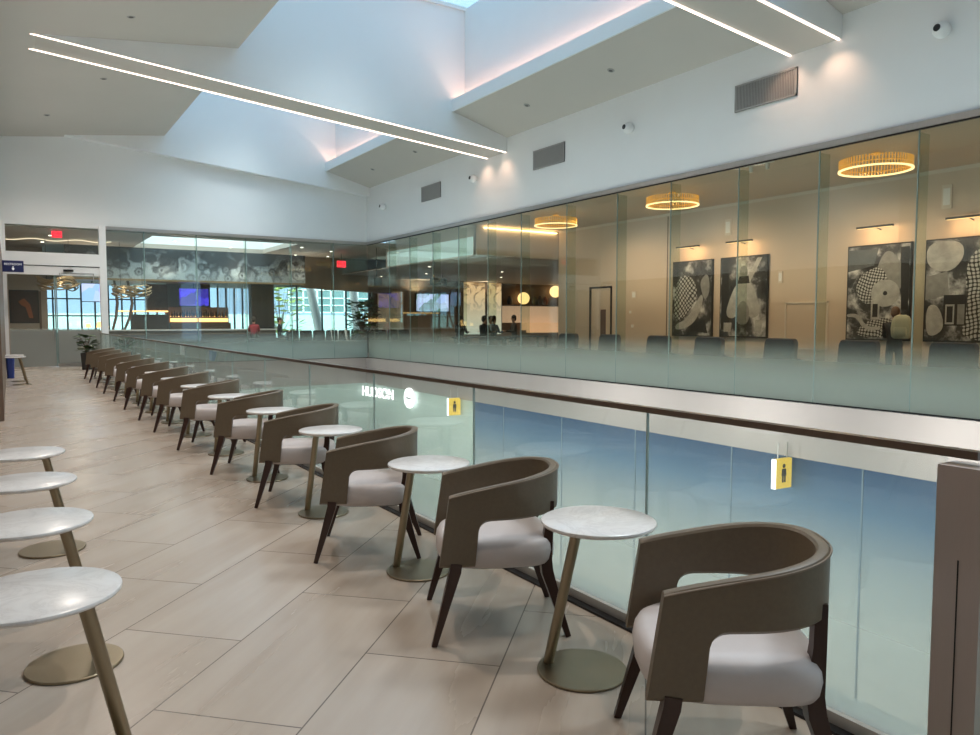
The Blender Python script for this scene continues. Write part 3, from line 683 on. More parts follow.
for i, (y0, y1, lab, seed, ns, bl) in enumerate(ART):
    t = thing('framed_photograph', lab, 'picture', (XP, (y0 + y1) / 2, 2.12), 0, None)
    w = y1 - y0; h = 2.2
    MB().box(-.06, 0, -w/2, w/2, -h/2, h/2).build('frame', BLACK, t)
    p = MB().box(-.068, -.06, -w/2 + .03, w/2 - .03, -h/2 + .03, h/2 - .03).build('print', photo_mat('photo_print_%d' % i, seed, .3 * i, ns * 1.5, bl), t)
    NET = photo_mat('photo_net_%d' % i, seed, .3 * i, ns * 1.5, bl, True); GR = mat('print_pale_%d' % i, (.42, .42, .40), .5, var=.55, scale=5.); GD = mat('print_black_%d' % i, (.015, .015, .015), .5); GM = mat('print_grey_%d' % i, (.25, .25, .24), .5, var=.4, scale=9.)
    def patch(poly, m_, k):      # flat shapes of the picture, viewed from the room: +a is to the right (-y)
        if len(poly) > 4:                         # round the outline off
            for _ in range(2):
                poly = [q for (a0, z0), (a1, z1) in zip(poly, poly[1:] + poly[:1]) for q in ((a0 * .75 + a1 * .25, z0 * .75 + z1 * .25), (a0 * .25 + a1 * .75, z0 * .25 + z1 * .75))]
        MB().prism([(-a, z) for a, z in poly], 'x', -.0682 - .0012 * k, -.068).build('print_shape', m_, p)
    def oval(cx, cz, rx, rz): return [(cx + rx * math.cos(2*PI*j/24), cz + rz * math.sin(2*PI*j/24)) for j in range(24)]
    if i == 0:
        patch([(-.66, .35), (-.35, .72), (.05, .60), (.25, .1), (.0, -.3), (-.4, -.62), (-.66, -.6)], NET, 1)
        patch([(-.62, -.75), (-.2, -.62), (.1, -.25), (.35, .15), (.45, .0), (.3, -.45), (.0, -.8), (-.6, -.95)], GR, 1)
        patch([(.3, .5), (.6, .75), (.68, .2), (.5, -.1), (.36, .2)], GM, 2)
        patch([(-.1, -.95), (.5, -.6), (.6, -1.0)], GD, 2)
    elif i == 1:
        patch([(-.7, 1.0), (-.5, 1.0), (-.42, -.9), (-.72, -.9)], GD, 1)
        patch([(-.18, .42), (.22, .42), (.42, .1), (.60, -.45), (.30, -.62), (.02, -.3), (-.30, -.62), (-.58, -.5), (-.42, .0)], GR, 2)
        patch([(-.25, 1.03), (-.08, 1.03), (-.02, .40), (-.14, .40)], GR, 3); patch([(.45, 1.03), (.60, 1.03), (.22, .38), (.08, .44)], GR, 3)
        patch(oval(.02, .68, .13, .17), GM, 4); patch([(-.12, .56), (.18, .56), (.22, .36), (-.16, .36)], GD, 4)
        patch([(-.62, -.7), (-.35, -.7), (-.38, -.95), (-.62, -.95)], GR, 3); patch([(.42, -.62), (.64, -.62), (.62, -.92), (.42, -.92)], GR, 3)
        patch([(-.2, -.3), (.02, -.05), (.24, -.3), (.2, -.75), (-.2, -.75)], GM, 5)
    elif i == 2:
        patch([(-.55, .2), (-.3, .5), (.1, .62), (.3, .1), (.0, -.25), (-.4, -.25)], NET, 2); patch([(-.5, -.9), (-.2, -.62), (.45, -.55), (.5, -1.02), (-.4, -1.02)], NET, 2)
        patch([(-.72, 1.0), (.0, 1.0), (-.1, .62), (-.72, .5)], mat('print_slate', (.10, .11, .115), .5, var=.3), 1)
        patch([(.1, .9), (.3, .95), (.55, .6), (.6, .1), (.3, -.05), (-.1, .35)], GM, 1)
        patch(oval(.18, -.02, .33, .31), GR, 3); patch(oval(.18, -.02, .05, .05), GD, 4)
        patch([(-.14, -.2), (.06, -.2), (.06, -.62), (-.14, -.62)], GR, 5); patch([(-.10, -.26), (.02, -.26), (.02, -.56), (-.10, -.56)], GD, 6)
        patch([(-.72, -.48), (-.42, -.48), (-.25, -.78), (.1, -.78), (.1, -.86), (-.3, -.86), (-.48, -.56), (-.72, -.56)], GR, 4)
        patch([(.5, 1.0), (.7, 1.0), (.7, -.4), (.55, -.4)], GD, 2)
    else:
        patch([(-.12, .5), (.2, .95), (.88, .85), (.88, -1.05), (-.2, -1.05), (.0, -.4)], NET, 1)
        patch([(-.88, 1.05), (-.2, 1.05), (-.1, .7), (-.4, .35), (-.88, .5)], GR, 1)
        patch([(-.88, .3), (-.45, .4), (-.4, -.1), (-.88, -.2)], GM, 2)
        patch([(-.5, -.1), (-.05, -.1), (-.05, -.75), (-.5, -.75)], GD, 3)
        patch([(-.46, -.3), (-.28, -.3), (-.28, -.72), (-.46, -.72)], GR, 4); patch([(-.43, -.34), (-.31, -.34), (-.31, -.68), (-.43, -.68)], GD, 5)
        patch([(-.22, -.3), (-.08, -.3), (-.08, -.72), (-.22, -.72)], GM, 4)
        patch([(-.85, -.3), (-.6, -.3), (-.45, -.8), (-.7, -1.0), (-.85, -.9)], GR, 3)
    # picture light
    lt = thing('picture_light', ('slim picture light over the leftmost photograph', 'slim picture light over the photograph with the pale skirt', 'slim picture light over the photograph with the pale disc', 'slim picture light over the rightmost photograph')[i], 'light', (XP, (y0 + y1) / 2, 3.60), 0, 'picture lights')
    MB().box(-.30, -.24, -.42, .42, -.02, .025).build('bar', DARKM, lt)
    MB().box(-.29, -.25, -.40, .40, -.026, -.02).build('lamp', WARM, lt)
    MB().tube([(-.27, 0, .0), (0, 0, -.05)], .012, 8).build('arm', DARKM, lt)
    la = bpy.data.lights.new('picture_lamp', 'AREA'); la.shape = 'RECTANGLE'; la.size = .8; la.size_y = .05; la.energy = 4; la.color = (1., .55, .26)
    lo = bpy.data.objects.new('picture_lamp', la); COL.objects.link(lo); lo.parent = lt; lo.location = (-.27, 0, -.035)
    lo.rotation_euler = Vector((.62, 0, -1)).to_track_quat('-Z', 'Y').to_euler()
# door, wall plates on the lounge wall
d = bpy.data.objects.new('door_2', None); COL.objects.link(d); d['kind'] = 'structure'
MB().box(16.77, 16.80, 18.44, 18.5, 0, 2.62).box(16.77, 16.8, 19.46, 19.56, 0, 2.62).box(16.77, 16.8, 18.44, 19.56, 2.56, 2.62).build('frame', DARKM, d)
MB().box(16.785, 16.80, 18.5, 19.46, 0, 2.56).build('leaf', BEIGE, d)
MB().box(16.775, 16.785, 18.72, 18.98, 1.0, 1.85).build('vision_panel', mat('vision_panel', (.16, .11, .10), .2), d)
MB().tube([(16.73, 19.36, 1.05), (16.73, 19.26, 1.05)], .012, 8).build('handle', STEEL, d)
d = bpy.data.objects.new('trim_15', None); COL.objects.link(d); d['kind'] = 'structure'
MB().box(16.795, 16.8, 15.98, 16.02, 0, 4.7).build('reveal', WOODDARK, d)
for (y, z, hy, hz, lab) in ((17.4, 2.3, .09, .11, 'upper pale wall control beside the lounge door'), (17.55, 1.75, .05, .05, 'middle small wall control beside the lounge door'), (17.45, 1.3, .06, .06, 'lower small wall plate beside the lounge door'),
        (13.75, 4.05, .10, .22, 'upright speaker panel above the leftmost photograph'), (8.05, 4.1, .10, .25, 'upright speaker panel above the right pair of photographs'), (12.05, 2.6, .06, .15, 'narrow wall plate right of the skirt photograph')):
    t = thing('wall_plate', lab, 'wall plate', (XP, y, z))
    MB().box(-.03, 0, -hy, hy, -hz, hz).build('body', CREAM, t); MB().box(-.034, -.03, -hy * .7, hy * .7, -hz * .7, hz * .7).build('face', WHITE, t)
# raised panel mouldings
for y0, y1, in ((10.7, 11.9),):
    g = MB(); z0, z1 = .75, 1.95
    for q in (0,): g.box(16.78, 16.8, y0, y1, z1 - .04, z1).box(16.78, 16.8, y0, y0 + .04, z0, z1).box(16.78, 16.8, y1 - .04, y1, z0, z1).box(16.78, 16.8, y0, y1, z0, z0 + .04)
    struct(g, 'trim_16', CREAM)

# lounge chairs and low tables behind the frosted band
def lounge_chair():
    t = thing('lounge_chair', 'x', 'chair')
    def rr(hy, hz0, hz1, x, r=.08):
        return [Vector((x + .10 * (z - .4), y, z)) for y, z in [(-hy * 1.0, hz0), (hy, hz0), (hy * .97, hz1 - r), (hy * .9, hz1 - r * .25), (hy * .8, hz1), (-hy * .8, hz1), (-hy * .9, hz1 - r * .25), (-hy * .97, hz1 - r)]]
    MB().loft([rr(.38, .36, 1.09, -.36), rr(.40, .34, 1.11, -.32), rr(.40, .34, 1.11, -.26), rr(.38, .36, 1.09, -.22)]).build('backrest', CHAIRDARK, t, 30)
    MB().loft([[Vector((u, v, z)) for u, v in superloop(.32 * k, .36 * k, .45, .02)] for z, k in ((.30, .92), (.33, 1), (.44, 1), (.48, .9), (.49, .5))]).build('seat', CHAIRDARK, t, 50)
    for s in (-1, 1):
        MB().tube([(-.30, .34 * s, .36), (-.28, .36 * s, .72), (.05, .37 * s, .60), (.30, .36 * s, .42)], .04, 8).build('arm', CHAIRDARK, t, 50)
        MB().tube([(-.25, .3 * s, .32), (-.3, .33 * s, 0)], [.022, .014], 8).build('leg', LEGWOOD, t, 50)
        MB().tube([(.26, .3 * s, .32), (.3, .33 * s, 0)], [.022, .014], 8).build('leg', LEGWOOD, t, 50)
    return t
lc = lounge_chair()
CL = ['lounge chair directly left of the lounge door', 'lounge chair in front of the lounge door', 'lounge chair right of the lounge door controls', 'lounge chair below the leftmost photograph', 'lounge chair below the right edge of the skirt photograph', 'lounge chair below the disc photograph', 'lounge chair below the rightmost photograph']
for i, y in enumerate((16.6, 14.85, 13.05, 11.5, 9.6, 7.93, 6.25)):
    if i == 0: lc.location = (13.7, y, 0); lc['label'] = 'dark plum ' + CL[i]; lc['group'] = 'dark lounge chairs'
    else: dup(lc, (13.7, y, 0), random.uniform(-.1, .1), 'dark plum ' + CL[i], 'dark lounge chairs')
def low_table():
    t = thing('low_table', 'x', 'table')
    MB().lathe([(.02, .53), (.28, .53), (.28, .555), (.02, .555)], n=32).build('tabletop', MARBLE, t, 40)
    MB().tube([(0, 0, .01), (0, 0, .53)], .025, 12).build('pole', BRASS, t, 50)
    MB().lathe([(.02, 0), (.2, 0), (.2, .015), (.02, .015)], n=28).build('base', BRASS, t, 40)
    return t
lt0 = low_table()
for i, y in enumerate((15.75, 13.95, 12.3, 10.6, 8.75, 7.1)):
    lab = 'pale low table ' + ('between the two leftmost plum lounge chairs', 'between the second and third plum lounge chairs', 'below the leftmost photograph beside a lounge chair', 'below the skirt photograph beside a lounge chair', 'between the skirt and disc photograph lounge chairs', 'between the two rightmost plum lounge chairs')[i]
    if i == 0: lt0.location = (13.75, y, 0); lt0['label'] = lab; lt0['group'] = 'low tables in the lounge'
    else: dup(lt0, (13.75, y, 0), 0, lab, 'low tables in the lounge')

# ------------------------------------------------------------------ people
def make_person(name, label, loc, rz, shirt, hair, pose='stand', arms='down', group=None):
    """one continuous skinned body; hair a child; clothing by material slots on the same surface"""
    V = []; E = []; R = []; Zone = []
    def P(p, r, par, z):
        V.append(Vector(p)); R.append(r); Zone.append(z)
        if par is not None: E.append((par, len(V) - 1))
        return len(V) - 1
    sit = pose == 'sit'
    hz = .80 if sit else .93
    pel = P((0, 0, hz), (.15, .12), None, 't')
    wa = P((.01, 0, hz + .17), (.135, .10), pel, 's'); ch = P((.015, 0, hz + .36), (.165, .115), wa, 's')
    nb = P((.01, 0, hz + .50), (.075, .07), ch, 's'); nk = P((.025, 0, hz + .575), (.052, .052), nb, 'k')
    hd = P((.04, 0, hz + .66), (.078, .09), nk, 'k'); P((.035, 0, hz + .765), (.07, .085), hd, 'k')
    for s in (-1, 1):
        sh = P((.01, .175 * s, hz + .455), (.062, .062), ch, 's')
        if arms == 'fwd':
            el = P((.10, .22 * s, hz + .20), (.046, .046), sh, 's'); wr = P((.33, .14 * s, hz + .23), (.03, .03), el, 's'); hn = P((.42, .12 * s, hz + .24), (.033, .018), wr, 'k'); fd = Vector((1, 0, -.05)); sd = Vector((0, 1, 0))
        else:
            el = P((-.02, .225 * s, hz + .17), (.046, .046), sh, 's'); wr = P((.05, .235 * s, hz - .08), (.03, .03), el, 's'); hn = P((.065, .235 * s, hz - .17), (.02, .034), wr, 'k'); fd = Vector((.15, 0, -1)); sd = Vector((1, 0, 0))
        for k in range(4):
            b0 = V[hn] + fd * .035 + sd * (.0225 - .015 * k)
            f1 = P(b0, (.009, .009), hn, 'k'); ln = (.045, .052, .048, .036)[k]
            f2 = P(b0 + fd * ln * .55, (.0085, .0085), f1, 'k'); P(b0 + fd * ln + Vector((.012, 0, -.012)), (.007, .007), f2, 'k')
        th = P(V[hn] + sd * .035 * 1 - fd * .01, (.010, .010), hn, 'k'); P(V[th] + fd * .035 + sd * .012, (.008, .008), th, 'k')
        hp = P((0, .09 * s, hz - .04), (.09, .095), pel, 't')
        if sit:
            kn = P((.42, .12 * s, hz - .02), (.062, .062), hp, 't'); an = P((.40, .12 * s, hz - .45), (.042, .042), kn, 't'); P((.53, .13 * s, hz - .49), (.035, .028), an, 'h')
        else:
            kn = P((.02, .10 * s, .50), (.062, .066), hp, 't'); an = P((-.01, .10 * s, .085), (.042, .042), kn, 't'); P((.13, .115 * s, .04), (.036, .03), an, 'h')
    me = bpy.data.meshes.new('body'); me.from_pydata(V, E, [])
    tmp = bpy.data.objects.new('tmp_body', me); COL.objects.link(tmp)
    tmp.modifiers.new('skin', 'SKIN'); ss = tmp.modifiers.new('sub', 'SUBSURF'); ss.levels = 1; ss.render_levels = 1
    sv = me.skin_vertices[0].data
    for i, r in enumerate(R): sv[i].radius = r
    sv[0].use_root = True
    bpy.context.view_layer.update()
    bm_ = bpy.data.meshes.new_from_object(tmp.evaluated_get(bpy.context.evaluated_depsgraph_get()))
    bpy.data.objects.remove(tmp)
    bm_.materials.clear()
    for m_ in (SKIN, shirt, TROUSER, BLACK): bm_.materials.append(m_)
    key = {'k': 0, 's': 1, 't': 2, 'h': 3}
    for f in bm_.polygons:
        c = f.center; j = min(range(len(V)), key=lambda q: (V[q] - c).length - .6 * R[q][0]); f.material_index = key[Zone[j]]; f.use_smooth = True
    root = thing(name, label, 'person', loc, rz, group)
    body = bpy.data.objects.new('body', bm_); COL.objects.link(body); body.parent = root
    hc = Vector((.03, 0, hz + .735))
    MB().ellipsoid(hc + Vector((-.012, 0, .022)), (.098, .088, .098), 14, 8).ellipsoid(hc + Vector((-.055, 0, -.04)), (.055, .078, .09), 12, 8).build('hair', hair, root, 60)
    f = MB()
    f.ellipsoid(hc + Vector((.092, 0, -.045)), (.016, .014, .022), 8, 5)
    f.build('nose', SKIN, root, 60)
    for s in (-1, 1):
        MB().ellipsoid(hc + Vector((.075, .032 * s, -.02)), (.010, .012, .008), 8, 5).build('eye', BLACK, root, 60)
        MB().ellipsoid(hc + Vector((.0, .085 * s, -.035)), (.02, .01, .03), 8, 5).build('ear', SKIN, root, 60)
    MB().ellipsoid(hc + Vector((.083, 0, -.09)), (.010, .024, .006), 8, 5).build('mouth', CLOTHRED, root, 60)
    return root
def stool(loc, label, g='stools in the lounge'):
    t = thing('bar_stool', label, 'stool', loc, 0, g)
    MB().lathe([(.02, .66), (.18, .66), (.2, .68), (.2, .71), (.17, .725), (.02, .725)], n=24).build('seat', CHAIRDARK, t, 40)
    for a in range(4):
        q = PI/4 + a * PI/2
        MB().tube([(.14 * math.cos(q), .14 * math.sin(q), .67), (.2 * math.cos(q), .2 * math.sin(q), 0)], .014, 8).build('leg', DARKM, t, 50)
    return t
PEO = [(13.83, 23.3, .5, CLOTHBLK, HAIRD, 'seated person in black facing right, left of the group behind the right glass'),
       (14.85, 23.3, .3, CLOTHBLK, HAIRD, 'seated person in black with dark hair, in front of the lit panels'),
       (15.42, 23.5, .2, CLOTHBLUE, HAIRD, 'seated person in a blue grey top beside the lit panels'),
       (15.80, 24.25, 2.8, CLOTHBLK, HAIRD, 'seated person in black right of the blue grey top'),
       (16.38, 23.5, 2.9, CLOTHBLK, HAIRD, 'seated person in dark clothes in front of the lit shelf')]
for i, (x, y, rz, sh, ha, lab) in enumerate(PEO):
    make_person('person', lab, (x, y, 0.02 if i != 4 else .05), rz, sh, ha, 'sit', 'fwd')
    stool((x, y, 0), ('stool under the person left of the group', 'stool under the person before the lit panels', 'stool under the person in the blue grey top', 'stool under the person right of the blue grey top', 'stool under the person before the lit shelf')[i])
t = thing('communal_table', 'long high table in front of the seated group behind the right glass', 'table', (15.2, 22.75, 0))
MB().box(-1.9, 2.0, -.35, .25, .86, .90).build('tabletop', CHAIRDARK, t)
for x in (-1.8, 1.9):
    for y in (-.3, .2): MB().box(x - .03, x + .03, y - .03, y + .03, 0, .86).build('leg', DARKM, t)
make_person('person', 'seated person in maroon top by the dark column behind the far glass', (8.85, 32.3, .0), 1.2, CLOTHRED, HAIRD, 'sit', 'fwd')
stool((8.85, 32.3, 0), 'stool under the person in maroon by the dark column')
make_person('person', 'seated person in black at the left of the bright window', (9.95, 32.3, -.02), -.4, CLOTHBLK, HAIRD, 'sit', 'fwd')
stool((9.95, 32.3, 0), 'stool under the person in black by the bright window')
make_person('person', 'standing person in a dark jacket before the right photographs', (15.9, 8.58, 0), .35, CLOTHBLK, HAIRB, 'stand', 'fwd')
t = thing('backpack', 'pale canvas backpack slung on the standing person by the photographs', 'backpack', (15.74, 8.34, 1.10), .2)
MB().loft([[Vector((u - .04, v, z)) for u, v in superloop(.10 * k, .19 * k, .55)] for z, k in ((0, .75), (.05, .98), (.2, 1.05), (.36, .98), (.46, .75), (.50, .4))]).build('body', BAG, t, 50)
MB().loft([[Vector((u - .13, v, z)) for u, v in superloop(.05 * k, .13 * k, .55)] for z, k in ((.05, .8), (.08, 1), (.2, 1), (.24, .8))]).build('pocket', BAG, t, 50)
MB().tube([(-.02, .10, .47), (.10, .06, .42), (.13, .05, .25), (.06, .08, .05)], .014, 8).build('strap', TROUSER, t, 50)

# ------------------------------------------------------------------ bar, screens, shelves, windows' view
def screen(name, label, x0, x1, y, z0, z1, m_, hang=None):
    t = thing(name, label, 'screen', ((x0 + x1) / 2, y, (z0 + z1) / 2)); w, h = (x1 - x0) / 2, (z1 - z0) / 2
    MB().box(-w - .03, w + .03, 0, .06, -h - .03, h + .03).build('bezel', BLACK, t)
    MB().box(-w, w, -.006, 0, -h, h).build('display', m_, t)
    MB().box(-.15, .15, .06, hang or .12, -.15, .15).build('bracket', DARKM, t)
    if not hang: MB().tube([(0, .09, 0), (0, .09, 3.16 - (z0 + z1) / 2)], .03, 8).build('drop_pole', DARKM, t)
    return t
screen('television', 'television with a violet blue picture above the bar', 6.5, 7.75, 35.7, 2.15, 2.92, screen_mat('violet_screen', [(.03, .02, .18), (.08, .05, .7), (.02, .02, .12), (.25, .2, .8)], 1.1))
screen('television', 'television with a bright lilac picture seen through the entrance', 2.65, 3.45, 35.9, 2.3, 3.05, screen_mat('lilac_screen', [(.35, .4, .9), (.6, .65, 1.), (.3, .5, .9), (.5, .75, .8)], 1.1))
screen('television', 'wall television showing a pale blue page behind the right glass', 18.55, 20.55, 35.88, 1.98, 2.92, screen_mat('pale_screen', [(.35, .42, .75), (.5, .58, .85), (.12, .2, .15), (.42, .5, .8)], 1.0), .1)
# bar counter with back bar
t = thing('bar_counter', 'long dark bar counter with pale top behind the far glass', 'counter', (6.5, 33.6, 0))
MB().box(-3.2, 3.6, -.3, .3, 0, 1.05).build('body', WOODDARK, t); MB().box(-3.3, 3.7, -.4, .4, 1.05, 1.11).build('countertop', mat('pale_counter', (.45, .43, .42), .3), t)
MB().box(-3.2, 3.6, -.32, -.30, .1, .9).build('front_panel', CHAIRDARK, t)
t = thing('back_bar', 'amber lit back bar shelving below the violet television', 'shelf', (7.5, 36.0, 0))
MB().box(-1.35, 1.3, 0, .45, 0, 1.38).build('cabinet', WOODDARK, t)
MB().box(-1.35, 1.3, .40, .45, 1.38, 2.1).build('back_panel', mat('amber_panel', (.30, .13, .06), .4, emit=.10), t)
MB().box(-1.35, 1.3, .1, .42, 1.62, 1.65).build('shelf', WOODDARK, t)
MB().box(-1.3, 1.25, .34, .39, 1.42, 1.58).build('shelf_light', AMBER, t)
MB().box(-1.3, 1.25, .36, .39, 1.655, 1.675).build('shelf_light', AMBER, t)
def bottle():
    t = MB().lathe([(.012, 0), (.038, 0), (.04, .01), (.04, .19), (.014, .24), (.013, .30), (.016, .305)], n=12).build('bottle', mat('bottle_glass', (.05, .025, .015), .15), None, 50)
    return t
bo = bottle(); bo2 = None
for j in range(24):
    x = 6.28 + j * .105 + random.uniform(-.02, .02)
    o = bo if j == 0 else bo.copy()
    if j: COL.objects.link(o)
    o.location = (x, 36.24 + random.uniform(-.02, .02), 1.65); o.scale = (.95, .95, random.choice((.75, .9, 1., 1.15)))
    tag(o, 'dark bottle standing on the amber lit back bar shelf below the violet television', 'bottle', 'bottles on the back bar shelf')
struct(MB().box(6.1, 8.0, 36.5, 36.6, 0, 3.16), 'wall_bar_back', BRONZEWALL)
for x, d, lab in ((3.72, .10, 'left of two slender curved dark posts behind the white mullion'), (4.22, .16, 'right of two slender curved dark posts behind the white mullion')):
    o = MB().tube([(x - d, 34.3, 0), (x - d, 34.3, 1.1), (x + d * .3, 34.3, 1.6), (x + d, 34.3, 2.2), (x + d * .6, 34.3, 2.7), (x, 34.3, 3.16)], [.05, .05, .055, .06, .055, .05], 10).build('curved_post', WOODDARK, None, 60); tag(o, lab, 'post')
# second lit shelf unit, left of the television
t = thing('display_cabinet', 'tall display cabinet with warm lit shelf left of the bar television', 'cabinet', (5.3, 36.0, 0))
MB().box(-.75, .75, 0, .4, 0, 1.75).build('cabinet', mat('grey_brown', (.10, .09, .08), .5, var=.5, scale=5.), t)
MB().box(-1.3, .75, -.05, .4, 1.86, 1.92).build('shelf', AMBER, t); MB().box(-.75, .75, .1, .4, 1.0, 1.75).build('cabinet_back', WOODDARK, t); MB().box(-.1, .75, 0, .4, 1.92, 3.1).build('upper_unit', mat('brown_unit', (.15, .10, .07), .5, var=.6, scale=4.), t)
MB().box(-.75, -.68, 0, .4, 1.75, 1.86).box(.68, .75, 0, .4, 1.75, 1.86).build('shelf_upright', WOODDARK, t)
# hanging strands
g = MB()
for j in range(44):
    x = 8.05 + j * .04 + random.uniform(-.01, .01)
    g.tube([(x, 35.3 + random.uniform(-.1, .1), 3.16), (x, 35.3, 1.55 + .35 * math.sin(j * .9) ** 2)], .007, 5)
o = g.build('strand_curtain', mat('silver_strand', (.42, .47, .5), .3, .6)); tag(o, 'curtain of thin silver strands hanging right of the violet television', 'curtain', None, 'stuff')
o = MB().box(9.45, 10.5, 34.8, 35.3, 0, 3.16).build('dark_column', mat('charcoal_column', (.03, .033, .038), .5, var=.3)); tag(o, 'dark charcoal column left of the bright window behind the far glass', 'column')
# plaited brass ceiling sculptures
def ribbon_cloud(cx, cy, z0, z1, hx, hy, label):
    t = thing('ribbon_chandelier', label, 'chandelier', (cx, cy, 0))
    for k in range(9):
        pts = []; z = z0 + (z1 - z0) * (k + .5) / 9; ph = random.uniform(0, 6)
        for j in range(25):
            a = 2 * PI * j / 24
            pts.append((hx * math.cos(a) * (1 + .12 * math.sin(3 * a + ph)), hy * math.sin(a) * (1 + .12 * math.cos(2 * a + ph)), z + .08 * math.sin(3 * a + ph)))
        MB().tube(pts, .022, 6, cap=False).build('ribbon', mat('brass_ribbon_%d' % k, (.35, .26, .15), .35, .7), t, 60)
    for x in (-hx * .6, hx * .6): MB().tube([(x, 0, z1 - .05), (x, 0, 4.42)], .008, 6).build('cable', DARKM, t)
ribbon_cloud(1.55, 31, 2.62, 3.0, .6, .6, 'plaited brass ribbon chandelier seen through the entrance doors')
ribbon_cloud(3.95, 31, 2.40, 2.75, .62, .6, 'plaited brass ribbon chandelier behind the white mullion')
# wavy cove line on the lounge ceiling
g = MB(); pts = [(-.2 + .12 * j, 31.5 + .35 * math.sin(j * .55) - .02 * j, 4.38) for j in range(30)]
o = g.tube(pts, .018, 6).build('wave_light', emis('wave_led', (1., .8, .55), .9), None, 60); tag(o, 'thin wavy line of light on the ceiling behind the transom', 'light')
# picture in the vestibule
t = thing('wall_picture', 'dark framed picture with an orange shape left of the entrance doors', 'picture', (.55, 35.0, 2.03))
MB().box(-.5, .5, 0, .06, -.66, .66).build('frame', BLACK, t); c = MB().box(-.46, .46, -.008, 0, -.62, .62).build('canvas', mat('dark_canvas', (.05, .025, .02), .5, var=.6, scale=3.), t)
MB().prism([(-.2, .2), (.0, .34), (.2, .1), (.3, -.45), (.15, -.45), (.05, -.02), (-.1, .06)], 'y', -.012, -.008).build('painted_shape', mat('burnt_orange', (.35, .10, .03), .5, var=.5, scale=4.), c)
MB().box(.5, .58, -.02, .05, -2.0, .62).build('side_post', WOODDARK, t)
struct(MB().box(-.05, 1.35, 35.02, 35.1, 0, 2.9), 'wall_picture_panel', TAUPE)
t = thing('cafe_counter', 'dark low counter at the right behind the entrance doors', 'counter', (3.0, 34.6, 0))
MB().box(-.7, .7, -.2, .2, 0, 1.0).build('body', CHAIRDARK, t); MB().box(-.75, .75, -.25, .25, 1.0, 1.05).build('top', WOODDARK, t)
for j, x in enumerate((2.75, 3.15, 3.4)):
    t = thing('table_lamp', ('left of three small glowing lamps on the counter behind the entrance', 'middle of three small glowing lamps on the counter behind the entrance', 'right of three small glowing lamps on the counter behind the entrance')[j], 'lamp', (x, 34.6, 1.05))
    MB().lathe([(.01, 0), (.06, 0), (.06, .02), (.012, .03), (.012, .16)], n=14).build('base', BRASS, t, 40)
    MB().lathe([(.02, .14), (.11, .14), (.07, .30 + .08 * j), (.02, .30 + .08 * j)], n=18).build('lamp_shade', AMBER, t, 40)
# view outside the far windows: slanted white columns, terminal facade
for x0, x1, lab in ((14.9, 15.75, 'left slanted white column outside the bright window'), (17.6, 18.1, 'right slanted white column outside the bright window')):
    o = MB().tube([(x1, 42.5, -.3), (x0, 42.5, 3.7)], [.28, .24], 16).build('slanted_column', mat('white_column_%d' % int(x0), (.8, .72, .66), .5), None, 60); tag(o, lab, 'column')
t = thing('terminal_facade', 'pale daylit terminal facade with a window grid outside', 'building', (10, 50, 0))
MB().box(-18, 24, 0, .3, -1, 1.9).build('lower_wall', mat('pale_cladding', (.52, .64, .61), .6, var=.05), t)
MB().box(6, 20, -.1, 0, 2.0, 3.6).build('glazing', mat('facade_glass', (.16, .25, .25), .2), t)
g = MB()
for j in range(15): g.box(6 + j, 6.1 + j, -.2, -.1, 2.0, 3.6)
for z in (2.0, 2.5, 3.0, 3.55): g.box(6, 20, -.2, -.1, z, z + .08)
g.build('window_grid', mat('facade_grid', (.75, .88, .85), .5), t)
o = MB().box(-22, 55, 40.3, 70, -.5, -.3).build('forecourt', mat('forecourt_paving', (.6, .66, .64), .8, var=.05)); o.name = 'floor.004'; o['kind'] = 'structure'
# row of dark seat backs under the bright window
for j in range(10):
    t = thing('low_armchair', 'dark low armchair in the row under the bright far window', 'chair', (10.75 + j * .62, 33.2, 0), 0, 'low armchairs under the far window')
    MB().loft([[Vector((u, v, z)) for u, v in superloop(.27 * k, .25 * k, .5)] for z, k in ((0, .85), (.14, 1), (.42, 1), (.46, .9))]).build('seat', CHAIRDARK, t, 50)
    MB().loft([[Vector((u, v - .26, z)) for u, v in superloop(.28 * k, .07 * k, .5)] for z, k in ((.2, .9), (.5, 1.), (.98, 1.), (1.03, .85))]).build('backrest', CLOTHBLK, t, 50)
for j, (x, y) in enumerate(((12.15, 31.0), (12.8, 31.1))):
    t = thing('white_chair', ('left of two white cafe chairs near the big plant', 'right of two white cafe chairs near the big plant')[j], 'chair', (x, y, 0), .5 - j)
    MB().loft([[Vector((u, v, z)) for u, v in superloop(.2, .2, .6)] for z in (.56, .60)]).build('seat', WHITE, t, 40)
    MB().tube([(-.18, -.17, .58), (-.24, -.19, 1.12), (-.24, .19, 1.12), (-.18, .17, .58)], .022, 8).build('backrest', WHITE, t, 50)
    for s in (-1, 1):
        for q in (-1, 1): MB().tube([(.15 * q, .15 * s, .57), (.19 * q, .19 * s, 0)], .014, 8).build('leg', WHITE, t)
